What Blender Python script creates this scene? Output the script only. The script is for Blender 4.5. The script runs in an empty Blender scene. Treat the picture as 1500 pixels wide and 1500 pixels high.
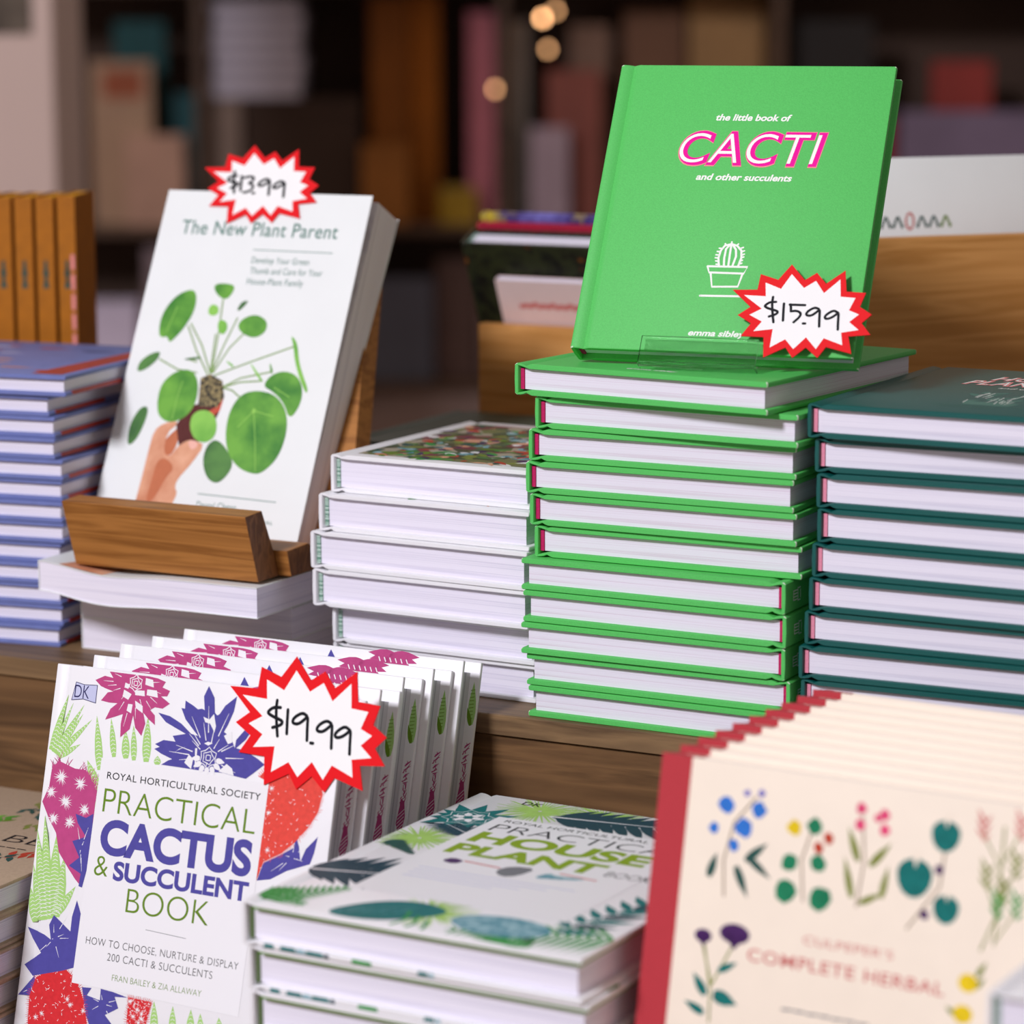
import bpy, bmesh, math, random
from mathutils import Matrix, Vector

random.seed(7)
scene = bpy.context.scene
MM = 0.001

# ------------------------------------------------------------------ camera
def rad(a):
    return math.radians(a)

YAW, PITCH, ROLL = rad(27.404), rad(9.778), rad(-0.2)
fwd = Vector((-math.sin(YAW) * math.cos(PITCH), math.cos(YAW) * math.cos(PITCH), -math.sin(PITCH)))
rgt = Vector((math.cos(YAW), math.sin(YAW), 0.0))
upv = rgt.cross(fwd)
rgt2 = math.cos(ROLL) * rgt + math.sin(ROLL) * upv
upv2 = -math.sin(ROLL) * rgt + math.cos(ROLL) * upv
cam_data = bpy.data.cameras.new('camera')
cam = bpy.data.objects.new('camera', cam_data)
scene.collection.objects.link(cam)
rot = Matrix((rgt2, upv2, -fwd)).transposed()
cam.matrix_world = Matrix.Translation(Vector((732.035, -1415.613, 384.324)) * MM) @ rot.to_4x4()
cam_data.sensor_width = 24.0
cam_data.lens = 4453.995 / 1500 * 24
cam_data.clip_start = 0.05
cam_data.clip_end = 60
cam_data.dof.use_dof = True
cam_data.dof.focus_distance = 1.61
cam_data.dof.aperture_fstop = 3.8
cam_data.dof.aperture_blades = 0
scene.camera = cam

# ------------------------------------------------------------------ view, world, lights
vs = scene.view_settings
vs.view_transform = 'Standard'
vs.look = 'None'
vs.gamma = 1.0
vs.use_curve_mapping = False
vs.exposure = 0.0

world = bpy.data.worlds.new('world')
scene.world = world
world.use_nodes = True
bgn = world.node_tree.nodes['Background']
bgn.inputs[0].default_value = (0.78, 0.66, 0.60, 1)
wt = world.node_tree
w_tc = wt.nodes.new('ShaderNodeTexCoord')
w_sp = wt.nodes.new('ShaderNodeSeparateXYZ')
w_mr = wt.nodes.new('ShaderNodeMapRange')
w_mr.inputs['From Min'].default_value = -0.1
w_mr.inputs['From Max'].default_value = 0.9
w_mr.inputs['To Min'].default_value = 0.50
w_mr.inputs['To Max'].default_value = 0.20
wt.links.new(w_tc.outputs['Generated'], w_sp.inputs[0])
wt.links.new(w_sp.outputs['Z'], w_mr.inputs['Value'])
wt.links.new(w_mr.outputs[0], bgn.inputs[1])

def area(name, loc, target, size, power, color):
    l = bpy.data.lights.new(name, 'AREA')
    l.shape = 'SQUARE'
    l.size = size
    l.energy = power
    l.color = color
    o = bpy.data.objects.new(name, l)
    scene.collection.objects.link(o)
    o.location = loc
    d = Vector(target) - Vector(loc)
    o.rotation_euler = d.to_track_quat('-Z', 'Y').to_euler()
    return o

# daylight from the shop window in front of the table, then a warm lamp over the room behind
area('window_daylight', (-0.55, -2.85, 2.05), (0.0, 0.0, 0.05), 0.5, 108, (0.95, 0.93, 1.0))
area('ceiling_lamp_warm', (-2.4, 2.2, 2.6), (-2.3, 3.0, 0.0), 1.0, 18, (1.0, 0.80, 0.58))

# ------------------------------------------------------------------ materials
def lin(c):
    def f(x):
        x /= 255.0
        return x / 12.92 if x <= 0.04045 else ((x + 0.055) / 1.055) ** 2.4
    return (f(c[0]), f(c[1]), f(c[2]), 1.0)

MATS = {}
def base_mat(name):
    m = bpy.data.materials.new(name)
    m.use_nodes = True
    nt = m.node_tree
    return m, nt, nt.nodes['Principled BSDF']

def mat(name, col, rough=0.5, var=0.06, scale=60.0, bump=0.0, spec=None, stretch=(1, 1, 1), bscale=None):
    """plain coloured material with a fine procedural variation"""
    if name in MATS:
        return MATS[name]
    m, nt, p = base_mat(name)
    c = lin(col)
    if spec is None: spec = 0.12 if name.startswith(('ink_', 'sign_')) else 0.35
    tc = nt.nodes.new('ShaderNodeTexCoord')
    mp = nt.nodes.new('ShaderNodeMapping')
    mp.inputs['Scale'].default_value = stretch
    nz = nt.nodes.new('ShaderNodeTexNoise')
    nz.inputs['Scale'].default_value = scale
    nz.inputs['Detail'].default_value = 4
    mr = nt.nodes.new('ShaderNodeMapRange')
    mr.inputs['From Min'].default_value = 0.3
    mr.inputs['From Max'].default_value = 0.7
    mr.inputs['To Min'].default_value = 1 - var
    mr.inputs['To Max'].default_value = 1 + var
    hs = nt.nodes.new('ShaderNodeHueSaturation')
    hs.inputs['Color'].default_value = c
    nt.links.new(tc.outputs['Object'], mp.inputs['Vector'])
    nt.links.new(mp.outputs[0], nz.inputs['Vector'])
    nt.links.new(nz.outputs['Fac'], mr.inputs['Value'])
    nt.links.new(mr.outputs[0], hs.inputs['Value'])
    nt.links.new(hs.outputs[0], p.inputs['Base Color'])
    p.inputs['Roughness'].default_value = rough
    p.inputs['Specular IOR Level'].default_value = spec
    if bump:
        n2 = nt.nodes.new('ShaderNodeTexNoise')
        n2.inputs['Scale'].default_value = bscale or scale
        n2.inputs['Detail'].default_value = 6
        nt.links.new(mp.outputs[0], n2.inputs['Vector'])
        b = nt.nodes.new('ShaderNodeBump')
        b.inputs['Strength'].default_value = bump
        b.inputs['Distance'].default_value = 0.0004
        nt.links.new(n2.outputs['Fac'], b.inputs['Height'])
        nt.links.new(b.outputs[0], p.inputs['Normal'])
    MATS[name] = m
    return m

def ramp_mat(name, stops, scale, stretch=(1, 1, 1), rough=0.5, bump=0.0, kind='noise', detail=5, interp='LINEAR', spec=0.35, dist=0.0):
    """noise or cells driven through a colour ramp"""
    if name in MATS:
        return MATS[name]
    m, nt, p = base_mat(name)
    tc = nt.nodes.new('ShaderNodeTexCoord')
    mp = nt.nodes.new('ShaderNodeMapping')
    mp.inputs['Scale'].default_value = stretch
    if kind == 'noise':
        nz = nt.nodes.new('ShaderNodeTexNoise')
        nz.inputs['Detail'].default_value = detail
        nz.inputs['Distortion'].default_value = dist
        out = nz.outputs['Fac']
    else:
        nz = nt.nodes.new('ShaderNodeTexVoronoi')
        out = nz.outputs['Color']
    nz.inputs['Scale'].default_value = scale
    cr = nt.nodes.new('ShaderNodeValToRGB')
    cr.color_ramp.interpolation = interp
    el = cr.color_ramp.elements
    while len(el) < len(stops):
        el.new(0.5)
    for e, (pos, col) in zip(el, stops):
        e.position = pos
        e.color = lin(col)
    nt.links.new(tc.outputs['Object'], mp.inputs['Vector'])
    nt.links.new(mp.outputs[0], nz.inputs['Vector'])
    nt.links.new(out, cr.inputs['Fac'])
    nt.links.new(cr.outputs[0], p.inputs['Base Color'])
    p.inputs['Roughness'].default_value = rough
    p.inputs['Specular IOR Level'].default_value = spec
    if bump:
        b = nt.nodes.new('ShaderNodeBump')
        b.inputs['Strength'].default_value = bump
        b.inputs['Distance'].default_value = 0.0005
        nt.links.new(out, b.inputs['Height'])
        nt.links.new(b.outputs[0], p.inputs['Normal'])
    MATS[name] = m
    return m

def page_mat(name, a, b, scale=1250.0):
    return ramp_mat(name, [(0.30, b), (0.47, a), (0.62, a), (0.75, b)], 1.0, (4, 4, scale), 0.75, 0.25, detail=3, spec=0.15)

M_GREEN = mat('green_cloth', (88, 196, 97), 0.55, 0.07, 1500, 0.25, 0.35)
M_GREEN_IN = mat('green_spine_shade', (92, 190, 100), 0.6, 0.05, 900, 0.2, 0.3)
M_SCUFF = mat('scuffed_white', (214, 236, 208), 0.8, 0.05, 800)
M_PINKBAND = mat('crimson_band', (190, 20, 92), 0.7, 0.15, 900)
M_PAGE_G = page_mat('paper_pink_lines', (232, 227, 242), (216, 198, 218))
M_PAGE_W = page_mat('paper_white', (234, 230, 244), (208, 204, 224))
M_PAGE_LILAC = page_mat('paper_lilac', (244, 240, 248), (204, 198, 212), 900)
M_PAGE_GREY = page_mat('paper_grey', (206, 208, 214), (160, 164, 172))
M_TEAL = mat('teal_cloth', (8, 86, 82), 0.4, 0.08, 1100, 0.2, 0.5)
M_ROSEBAND = mat('rose_band', (226, 140, 164), 0.7, 0.1, 900)
M_WHITE = mat('white_laminate', (238, 238, 242), 0.35, 0.015, 40, 0, 0.45)
M_OFFWHITE = mat('white_card', (236, 240, 240), 0.4, 0.012, 40, 0, 0.4)
M_BLUEC = mat('periwinkle_cover', (112, 124, 184), 0.5, 0.08, 120)
M_BLUED = mat('navy_cover', (62, 70, 118), 0.5, 0.08, 120)
M_REDB = mat('brick_red_print', (168, 52, 40), 0.5, 0.1, 120)
M_CREAM = mat('cream_cover', (242, 229, 212), 0.6, 0.015, 60)
M_REDCLOTH = mat('red_book_cloth', (182, 50, 60), 0.6, 0.07, 900, 0.3, 0.3)
M_KRAFT = mat('kraft_board', (182, 160, 136), 0.75, 0.07, 500, 0.15, 0.2)
M_YELLOW = mat('mustard_cover', (172, 102, 0), 0.5, 0.1, 90)
M_DKGREEN = mat('bottle_green_cover', (70, 92, 84), 0.35, 0.08, 90)
M_GREENBAND = ramp_mat('green_striped_band', [(0.45, (60, 120, 96)), (0.55, (206, 226, 216))], 1.0, (2, 2, 1300), 0.7, detail=0)
INK = {
    'white': mat('ink_white', (246, 250, 244), 0.5, 0.0),
    'magenta': mat('ink_magenta', (240, 14, 158), 0.5, 0.02),
    'plum': mat('ink_plum', (188, 74, 130), 0.45, 0.05, 300),
    'violet': mat('ink_violet', (82, 78, 158), 0.45, 0.05, 300),
    'leaf': mat('ink_leaf', (168, 212, 124), 0.45, 0.05, 300),
    'leafdark': mat('ink_leafdark', (110, 150, 40), 0.45, 0.05, 300),
    'coral': mat('ink_coral', (226, 78, 68), 0.45, 0.08, 400),
    'red': mat('ink_red', (214, 50, 56), 0.45, 0.08, 400),
    'paper': mat('ink_paper', (238, 238, 242), 0.35, 0.0),
    'lavender': mat('ink_lavender', (196, 200, 232), 0.4, 0.02),
    'black': mat('ink_black', (22, 24, 30), 0.5, 0.0),
    'grey': mat('ink_grey', (120, 122, 128), 0.5, 0.0),
    'navy': mat('ink_navy', (50, 48, 96), 0.5, 0.0),
    'olive': mat('ink_olive', (104, 138, 40), 0.5, 0.03),
    'petrol': mat('ink_petrol', (24, 64, 78), 0.45, 0.06, 200),
    'teal': mat('ink_teal', (10, 112, 112), 0.45, 0.1, 200),
    'tealgrey': mat('ink_tealgrey', (84, 130, 118), 0.5, 0.03),
    'fern': mat('ink_fern', (50, 148, 66), 0.45, 0.12, 200),
    'lime': mat('ink_lime', (166, 206, 106), 0.45, 0.08, 200),
    'chartreuse': mat('ink_chartreuse', (136, 166, 6), 0.45, 0.03),
    'mist': ramp_mat('ink_mist', [(0.4, (66, 136, 156)), (0.6, (150, 190, 200))], 260, rough=0.5),
    'pinkred': mat('ink_pinkred', (206, 120, 116), 0.5, 0.02),
    'skyblue': mat('ink_skyblue', (52, 118, 206), 0.5, 0.1, 200),
    'periwinkle': mat('ink_periwinkle', (116, 110, 190), 0.5, 0.1, 200),
    'yellow': mat('ink_yellow', (226, 196, 30), 0.5, 0.1, 200),
    'brick': mat('ink_brick', (186, 66, 46), 0.5, 0.1, 200),
    'herbgreen': mat('ink_herbgreen', (34, 128, 90), 0.5, 0.15, 200),
    'herbdark': mat('ink_herbdark', (44, 84, 78), 0.5, 0.15, 200),
    'herbteal': mat('ink_herbteal', (24, 112, 108), 0.5, 0.15, 200),
    'moss': mat('ink_moss', (128, 138, 64), 0.5, 0.15, 200),
    'twig': mat('ink_twig', (150, 132, 110), 0.5, 0.1, 200),
    'rosepink': mat('ink_rosepink', (222, 76, 120), 0.5, 0.15, 200),
    'aubergine': mat('ink_aubergine', (74, 40, 96), 0.5, 0.15, 200),
    'salmon': mat('ink_salmon', (240, 150, 150), 0.5, 0.05, 200),
    'pilea': ramp_mat('ink_pilea', [(0.35, (46, 124, 34)), (0.62, (112, 178, 60))], 45, rough=0.45),
    'pilea_light': ramp_mat('ink_pilea_light', [(0.35, (104, 176, 62)), (0.62, (140, 204, 84))], 45, rough=0.45),
    'pilea_dark': ramp_mat('ink_pilea_dark', [(0.35, (44, 92, 44)), (0.62, (84, 138, 62))], 45, rough=0.45),
    'stem': mat('ink_stem', (132, 164, 96), 0.45, 0.1, 200),
    'vein': mat('ink_vein', (150, 206, 96), 0.45, 0.05, 200),
    'soil': ramp_mat('ink_soil', [(0.42, (30, 24, 14)), (0.6, (150, 134, 88))], 420, rough=0.5),
    'potbrown': mat('ink_potbrown', (92, 46, 44), 0.45, 0.1, 200),
    'potred': mat('ink_potred', (204, 92, 72), 0.45, 0.1, 200),
    'skin': ramp_mat('ink_skin', [(0.35, (206, 134, 98)), (0.65, (238, 182, 148))], 40, rough=0.45),
    'skindark': mat('ink_skindark', (196, 116, 82), 0.45, 0.06, 100),
    'nail': mat('ink_nail', (240, 186, 172), 0.4, 0.03),
}
M_SIGNRED = mat('sign_red', (232, 24, 32), 0.5, 0.01)
M_SIGNWHITE = mat('sign_white', (247, 247, 247), 0.55, 0.005)
def wood(name, dark, light, stretch, scale=1.0, rough=0.5, bump=0.3):
    return ramp_mat(name, [(0.30, dark), (0.5, light), (0.62, dark), (0.8, light)], scale, stretch, rough, bump, detail=8, dist=0.6, spec=0.3)
M_OAK = wood('oak_grain', (140, 88, 38), (178, 120, 60), (8, 60, 160))
M_OAKEND = wood('oak_end_grain', (96, 60, 34), (136, 90, 52), (90, 160, 60))
M_CRATE = wood('crate_wood', (190, 130, 64), (214, 154, 88), (5, 30, 90))
M_TABLE = wood('table_wood', (96, 74, 52), (136, 108, 76), (5, 60, 70))
M_RISER = wood('riser_wood', (84, 60, 38), (122, 90, 58), (4, 60, 60))

# ------------------------------------------------------------------ objects
COL = scene.collection
def link(o, parent=None):
    COL.objects.link(o)
    if parent is not None:
        o.parent = parent
    return o

def thing(name, label, cat, group=None, matrix=None, kind=None):
    o = bpy.data.objects.new(name, None)
    o.empty_display_size = 0.02
    link(o)
    tag(o, label, cat, group, kind)
    if matrix is not None:
        o.matrix_world = matrix
    return o

def tag(o, label=None, cat=None, group=None, kind=None):
    if label: o['label'] = label
    if cat: o['category'] = cat
    if group: o['group'] = group
    if kind: o['kind'] = kind
    return o

def dup(root, label, group=None, matrix=None):
    r = root.copy()
    COL.objects.link(r)
    r['label'] = label
    if group: r['group'] = group
    if matrix is not None: r.matrix_world = matrix
    for ch in list(root.children):
        c = ch.copy(); COL.objects.link(c); c.parent = r
        for g in list(ch.children):
            d = g.copy(); COL.objects.link(d); d.parent = c
    return r

class MB:
    """collects faces (millimetres) and links them as one mesh object"""
    def __init__(s):
        s.bm = bmesh.new(); s.mats = []
    def mi(s, m):
        if m not in s.mats: s.mats.append(m)
        return s.mats.index(m)
    def face(s, pts, m):
        vs_ = [s.bm.verts.new(Vector(p) * MM) for p in pts]
        f = s.bm.faces.new(vs_); f.material_index = s.mi(m); return f
    def loops(s, rings, m, cap=True, closed=True, capm=None):
        k = s.mi(m); vr = [[s.bm.verts.new(Vector(p) * MM) for p in r] for r in rings]
        n = len(rings[0]); fs = []
        for a, b in zip(vr, vr[1:]):
            for i in range(n if closed else n - 1):
                j = (i + 1) % n
                f = s.bm.faces.new((a[i], a[j], b[j], b[i])); f.material_index = k; fs.append(f)
        if cap:
            for r in (vr[0][::-1], vr[-1]):
                f = s.bm.faces.new(r); f.material_index = s.mi(capm or m); fs.append(f)
        return fs
    def profile_y(s, prof, y0, y1, m, r=0.5, capm=None):
        """closed outline in (x, z) pushed along y, its end edges rounded by r"""
        n = len(prof); area_ = sum(prof[i][0] * prof[(i + 1) % n][1] - prof[(i + 1) % n][0] * prof[i][1] for i in range(n))
        sg = 1 if area_ > 0 else -1
        inn = []
        for i in range(n):
            a, b, c = prof[i - 1], prof[i], prof[(i + 1) % n]
            def nrm(p, q):
                dx, dz = q[0] - p[0], q[1] - p[1]; l = math.hypot(dx, dz) or 1
                return (-dz / l * sg, dx / l * sg)
            n1, n2 = nrm(a, b), nrm(b, c)
            vx, vz = n1[0] + n2[0], n1[1] + n2[1]; l2 = vx * vx + vz * vz
            k = 2 / l2 if l2 > 0.4 else 2.0
            inn.append((vx * k * 0.5 * 1.0, vz * k * 0.5 * 1.0))
        st = [(y0, r), (y0 + r * 0.3, r * 0.35), (y0 + r, 0), (y1 - r, 0), (y1 - r * 0.3, r * 0.35), (y1, r)] if r > 0 else [(y0, 0), (y1, 0)]
        rings = [[(p[0] + q[0] * d, y, p[1] + q[1] * d) for p, q in zip(prof, inn)] for y, d in st]
        if sg > 0: rings = [ring[::-1] for ring in rings]
        return s.loops(rings, m, capm=capm)
    def box(s, x0, x1, y0, y1, z0, z1, m, r=0.0):
        if r <= 0:
            return s.profile_y([(x0, z0), (x1, z0), (x1, z1), (x0, z1)], y0, y1, m, 0)
        q = r * 0.3
        return s.profile_y([(x0 + r, z0), (x1 - r, z0), (x1 - q, z0 + q), (x1, z0 + r), (x1, z1 - r), (x1 - q, z1 - q), (x1 - r, z1),
                            (x0 + r, z1), (x0 + q, z1 - q), (x0, z1 - r), (x0, z0 + r), (x0 + q, z0 + q)], y0, y1, m, r)
    # flat print on a plane z = const, in cover millimetres (x, y)
    def poly(s, pts, z, m):
        s.layer = (getattr(s, 'layer', 0) + 1) % 40
        z += s.layer * 0.00015
        f = s.face([(x, y, z) for x, y in pts], m)
        f.normal_update()
        if f.normal.z < 0: f.normal_flip()
    def stroke(s, pts, w, z, m, taper=False):
        n = len(pts); L, R_ = [], []
        for i, p in enumerate(pts):
            a = pts[max(i - 1, 0)]; b = pts[min(i + 1, n - 1)]
            dx, dy = b[0] - a[0], b[1] - a[1]; l = math.hypot(dx, dy) or 1
            k = w / 2 * (1 - 0.75 * i / (n - 1) if taper else 1)
            L.append((p[0] - dy / l * k, p[1] + dx / l * k)); R_.append((p[0] + dy / l * k, p[1] - dx / l * k))
        for i in range(n - 1):
            s.poly([R_[i], R_[i + 1], L[i + 1], L[i]], z, m)
        if not taper:
            for e in (pts[0], pts[-1]):
                s.disc(e[0], e[1], w / 2, w / 2, z, m, 10)
    def disc(s, x, y, rx, ry, z, m, n=20, rot=0.0):
        c, q = math.cos(rot), math.sin(rot)
        s.poly([(x + rx * math.cos(t) * c - ry * math.sin(t) * q, y + rx * math.cos(t) * q + ry * math.sin(t) * c)
                for t in [2 * math.pi * i / n for i in range(n)]], z, m)
    def leaf(s, b, t, w, z, m, fat=0.45):
        dx, dy = t[0] - b[0], t[1] - b[1]; pts = []
        l = math.hypot(dx, dy) or 1
        px, py = -dy / l, dx / l
        prof = [(0.0, .55), (.15, .85), (.3, 1), (fat + .1, .86), (.75, .5), (.9, .2)]
        pts = [(b[0] + dx * k + px * w / 2 * v, b[1] + dy * k + py * w / 2 * v) for k, v in prof] + [t] + \
              [(b[0] + dx * k - px * w / 2 * v, b[1] + dy * k - py * w / 2 * v) for k, v in reversed(prof)]
        s.poly(pts, z, m)
    def text(s, txt, x, y, w, h, z, m, shear=0.0, weight=0.0, spacing=1.0):
        cu = bpy.data.curves.new('lettering', 'FONT')
        cu.body = txt; cu.shear = shear; cu.offset = weight; cu.space_character = spacing
        cu.resolution_u = 7
        ob = bpy.data.objects.new('lettering', cu); COL.objects.link(ob)
        bpy.context.view_layer.update()
        me = bpy.data.meshes.new_from_object(ob.evaluated_get(bpy.context.evaluated_depsgraph_get()))
        bpy.data.objects.remove(ob); bpy.data.curves.remove(cu)
        xs = [v.co.x for v in me.vertices]; ys = [v.co.y for v in me.vertices]
        x0, sx, sy = min(xs), w / (max(xs) - min(xs)), h / max(ys)
        k = s.mi(m)
        vv = [s.bm.verts.new(Vector((x + (v.co.x - x0) * sx, y + v.co.y * sy, z)) * MM) for v in me.vertices]
        for p in me.polygons:
            try:
                f = s.bm.faces.new([vv[i] for i in p.vertices])
            except ValueError:
                continue
            f.material_index = k; f.normal_update()
            if f.normal.z < 0: f.normal_flip()
        bpy.data.meshes.remove(me)
    def build(s, name, parent=None, label=None, smooth=False, matrix=None, tri=False):
        if tri: bmesh.ops.triangulate(s.bm, faces=[f for f in s.bm.faces if len(f.verts) > 4])
        else: bmesh.ops.triangulate(s.bm, faces=[f for f in s.bm.faces if len(f.verts) > 16])
        me = bpy.data.meshes.new(name); s.bm.to_mesh(me); s.bm.free()
        for m in s.mats: me.materials.append(m)
        if smooth:
            me.shade_smooth(); me.set_sharp_from_angle(angle=rad(35))
        o = bpy.data.objects.new(name, me); link(o, parent)
        if label: o['label'] = label
        if matrix is not None: o.matrix_world = matrix
        return o

def chaikin(q, n=2):
    for _ in range(n):
        r_ = []
        for a, b in zip(q, q[1:] + q[:1]):
            r_ += [(a[0] * .75 + b[0] * .25, a[1] * .75 + b[1] * .25), (a[0] * .25 + b[0] * .75, a[1] * .25 + b[1] * .75)]
        q = r_
    return q

def flat_pose(x, y, z, deg, flip=False, W=0, D=0):
    """pose of a book lying face up whose near left bottom corner is at (x, y, z)"""
    m = Matrix.Translation(Vector((x, y, z)) * MM) @ Matrix.Rotation(rad(deg), 4, 'Z')
    if flip:
        m = m @ Matrix.Translation(Vector((W, D, 0)) * MM) @ Matrix.Rotation(math.pi, 4, 'Z')
    return m

def lean_pose(x, y, z, deg, lean, T):
    """pose of a book standing up and leaning back; (x, y, z) is the near left bottom corner of its front cover"""
    r = Matrix.Rotation(rad(deg), 4, 'Z') @ Matrix.Rotation(rad(90 - lean), 4, 'X')
    return Matrix.Translation(Vector((x, y, z)) * MM) @ r @ Matrix.Translation(Vector((0, 0, -T)) * MM)

def hardback(root, W, D, T, cover, page, band, inset=3.2, b=2.2, scuff=None, concave=0.0, spine_mat=None, groove=True,
             art=None, title=None, back_cover=None, inside=None, spine_art=None, band_w=2.3):
    """parts of a hardback lying face up: spine along x = 0, foot at y = 0"""
    def board(name, flipz, m):
        mb = MB()
        g0, g1 = (1.3, 1.2) if groove else (0.5, b - 0.6)
        pr = [(0.3, T - 0.9), (0.7, T - 0.25), (1.6, T), (3.4, T - 0.1), (5.4, T - 0.5), (7.2, T - g0), (9.0, T - 0.5), (10.6, T), (W - 0.9, T), (W - 0.25, T - 0.25), (W, T - 0.9),
              (W, T - b + 0.8), (W - 0.3, T - b + 0.2), (W - 0.9, T - b), (10.6, T - b), (9.2, T - b), (7.2, T - g0 - g1), (3.0, T - 1.5), (1.2, T - 1.3)]
        if flipz: pr = [(x, T - z) for x, z in pr]
        fs = mb.profile_y(pr, 0, D, m, 0.75)
        if scuff is not None:
            k = mb.mi(scuff)
            for f in fs:
                c = f.calc_center_median() / MM
                if (c.y < 0.9 or c.y > D - 0.9) and (c.x > W - 1.2 or c.x < 1.6): f.material_index = k
        return mb.build(name, root, smooth=True)
    fc = board('front_cover', False, cover)
    bc = board('back_cover', True, back_cover or cover)
    mb = MB()
    mb.profile_y([(0, 1.0), (-0.25, T * 0.5), (0, T - 1.0), (0.5, T - 0.5), (2.0, T - 0.6), (2.2, T - 1.4), (2.2, 1.4), (2.0, 0.6), (0.5, 0.5)], 0, D, spine_mat or cover, 0.6)
    if scuff is not None:
        k = mb.mi(scuff)
        for f in mb.bm.faces:
            c = f.calc_center_median() / MM
            if (c.y < 0.8 or c.y > D - 0.8) and (c.z > T - 0.9 or c.z < 0.9): f.material_index = k
    sp = mb.build('spine', root, smooth=True)
    mb = MB(); n = 8; x0 = 2.3 + band_w; x1 = W - inset
    pr = [(x0, b), (x1, b)] + [(x1 - concave * math.sin(math.pi * i / n), b + (T - 2 * b) * i / n) for i in range(1, n)] + [(x1, T - b), (x0, T - b)]
    if not concave: pr = [(x0, b), (x1, b), (x1, T - b), (x0, T - b)]
    mb.profile_y(pr, inset, D - inset, page, 0)
    pb = mb.build('page_block', root)
    mb = MB(); mb.box(2.3, 2.2 + band_w, max(0.1, inset - 0.8), D - max(0.1, inset - 0.8), b, T - b, band)
    hb = mb.build('headband', root)
    if art is not None:
        mb = MB(); art(mb, T + 0.06); mb.build('cover_art', fc, tri=True)
    if title is not None:
        mb = MB(); title(mb, T + 0.1); mb.build('title_lettering', fc, tri=True)
    if inside is not None:
        mb = MB(); inside(mb, b + 0.06); mb.build('endpaper_print', bc, tri=True)
    if spine_art is not None:
        mb = MB(); spine_art(mb, T); mb.build('spine_emblem', sp, tri=True)
    return root

def paperback(root, W, D, T, cover, page, art=None, title=None, taper=0.0, c=0.5, splay=0.0):
    mb = MB(); mb.box(0, W, 0, D, T - c, T, cover); fc = mb.build('front_cover', root)
    mb = MB(); mb.loops([[(0, 0, 0), (W, 0, 0), (W, 0, c), (0, 0, c)], [(0, D, -splay * .3), (W, D, -splay), (W, D, c - splay), (0, D, c - splay * .3)]], cover); mb.build('back_cover', root)
    mb = MB(); mb.box(0, 0.6, 0, D, c, T - c, cover); mb.build('spine', root)
    mb = MB()
    t1 = T - c - 0.1
    mb.loops([[(0.7, 0.6, c), (W - 0.4, 0.6, c), (W - 0.4, 0.6, t1), (0.7, 0.6, t1)],
              [(0.7, D - 0.8, c - splay * .3), (W - 0.4, D - 0.8, c - splay), (W - 0.4, D - 0.8, t1 - taper), (0.7, D - 0.8, t1 - taper * 0.4)]], page)
    mb.build('page_block', root)
    if art is not None:
        mb = MB(); art(mb, T + 0.06); mb.build('cover_art', fc, tri=True)
    if title is not None:
        mb = MB(); title(mb, T + 0.1); mb.build('title_lettering', fc, tri=True)
    return root

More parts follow.
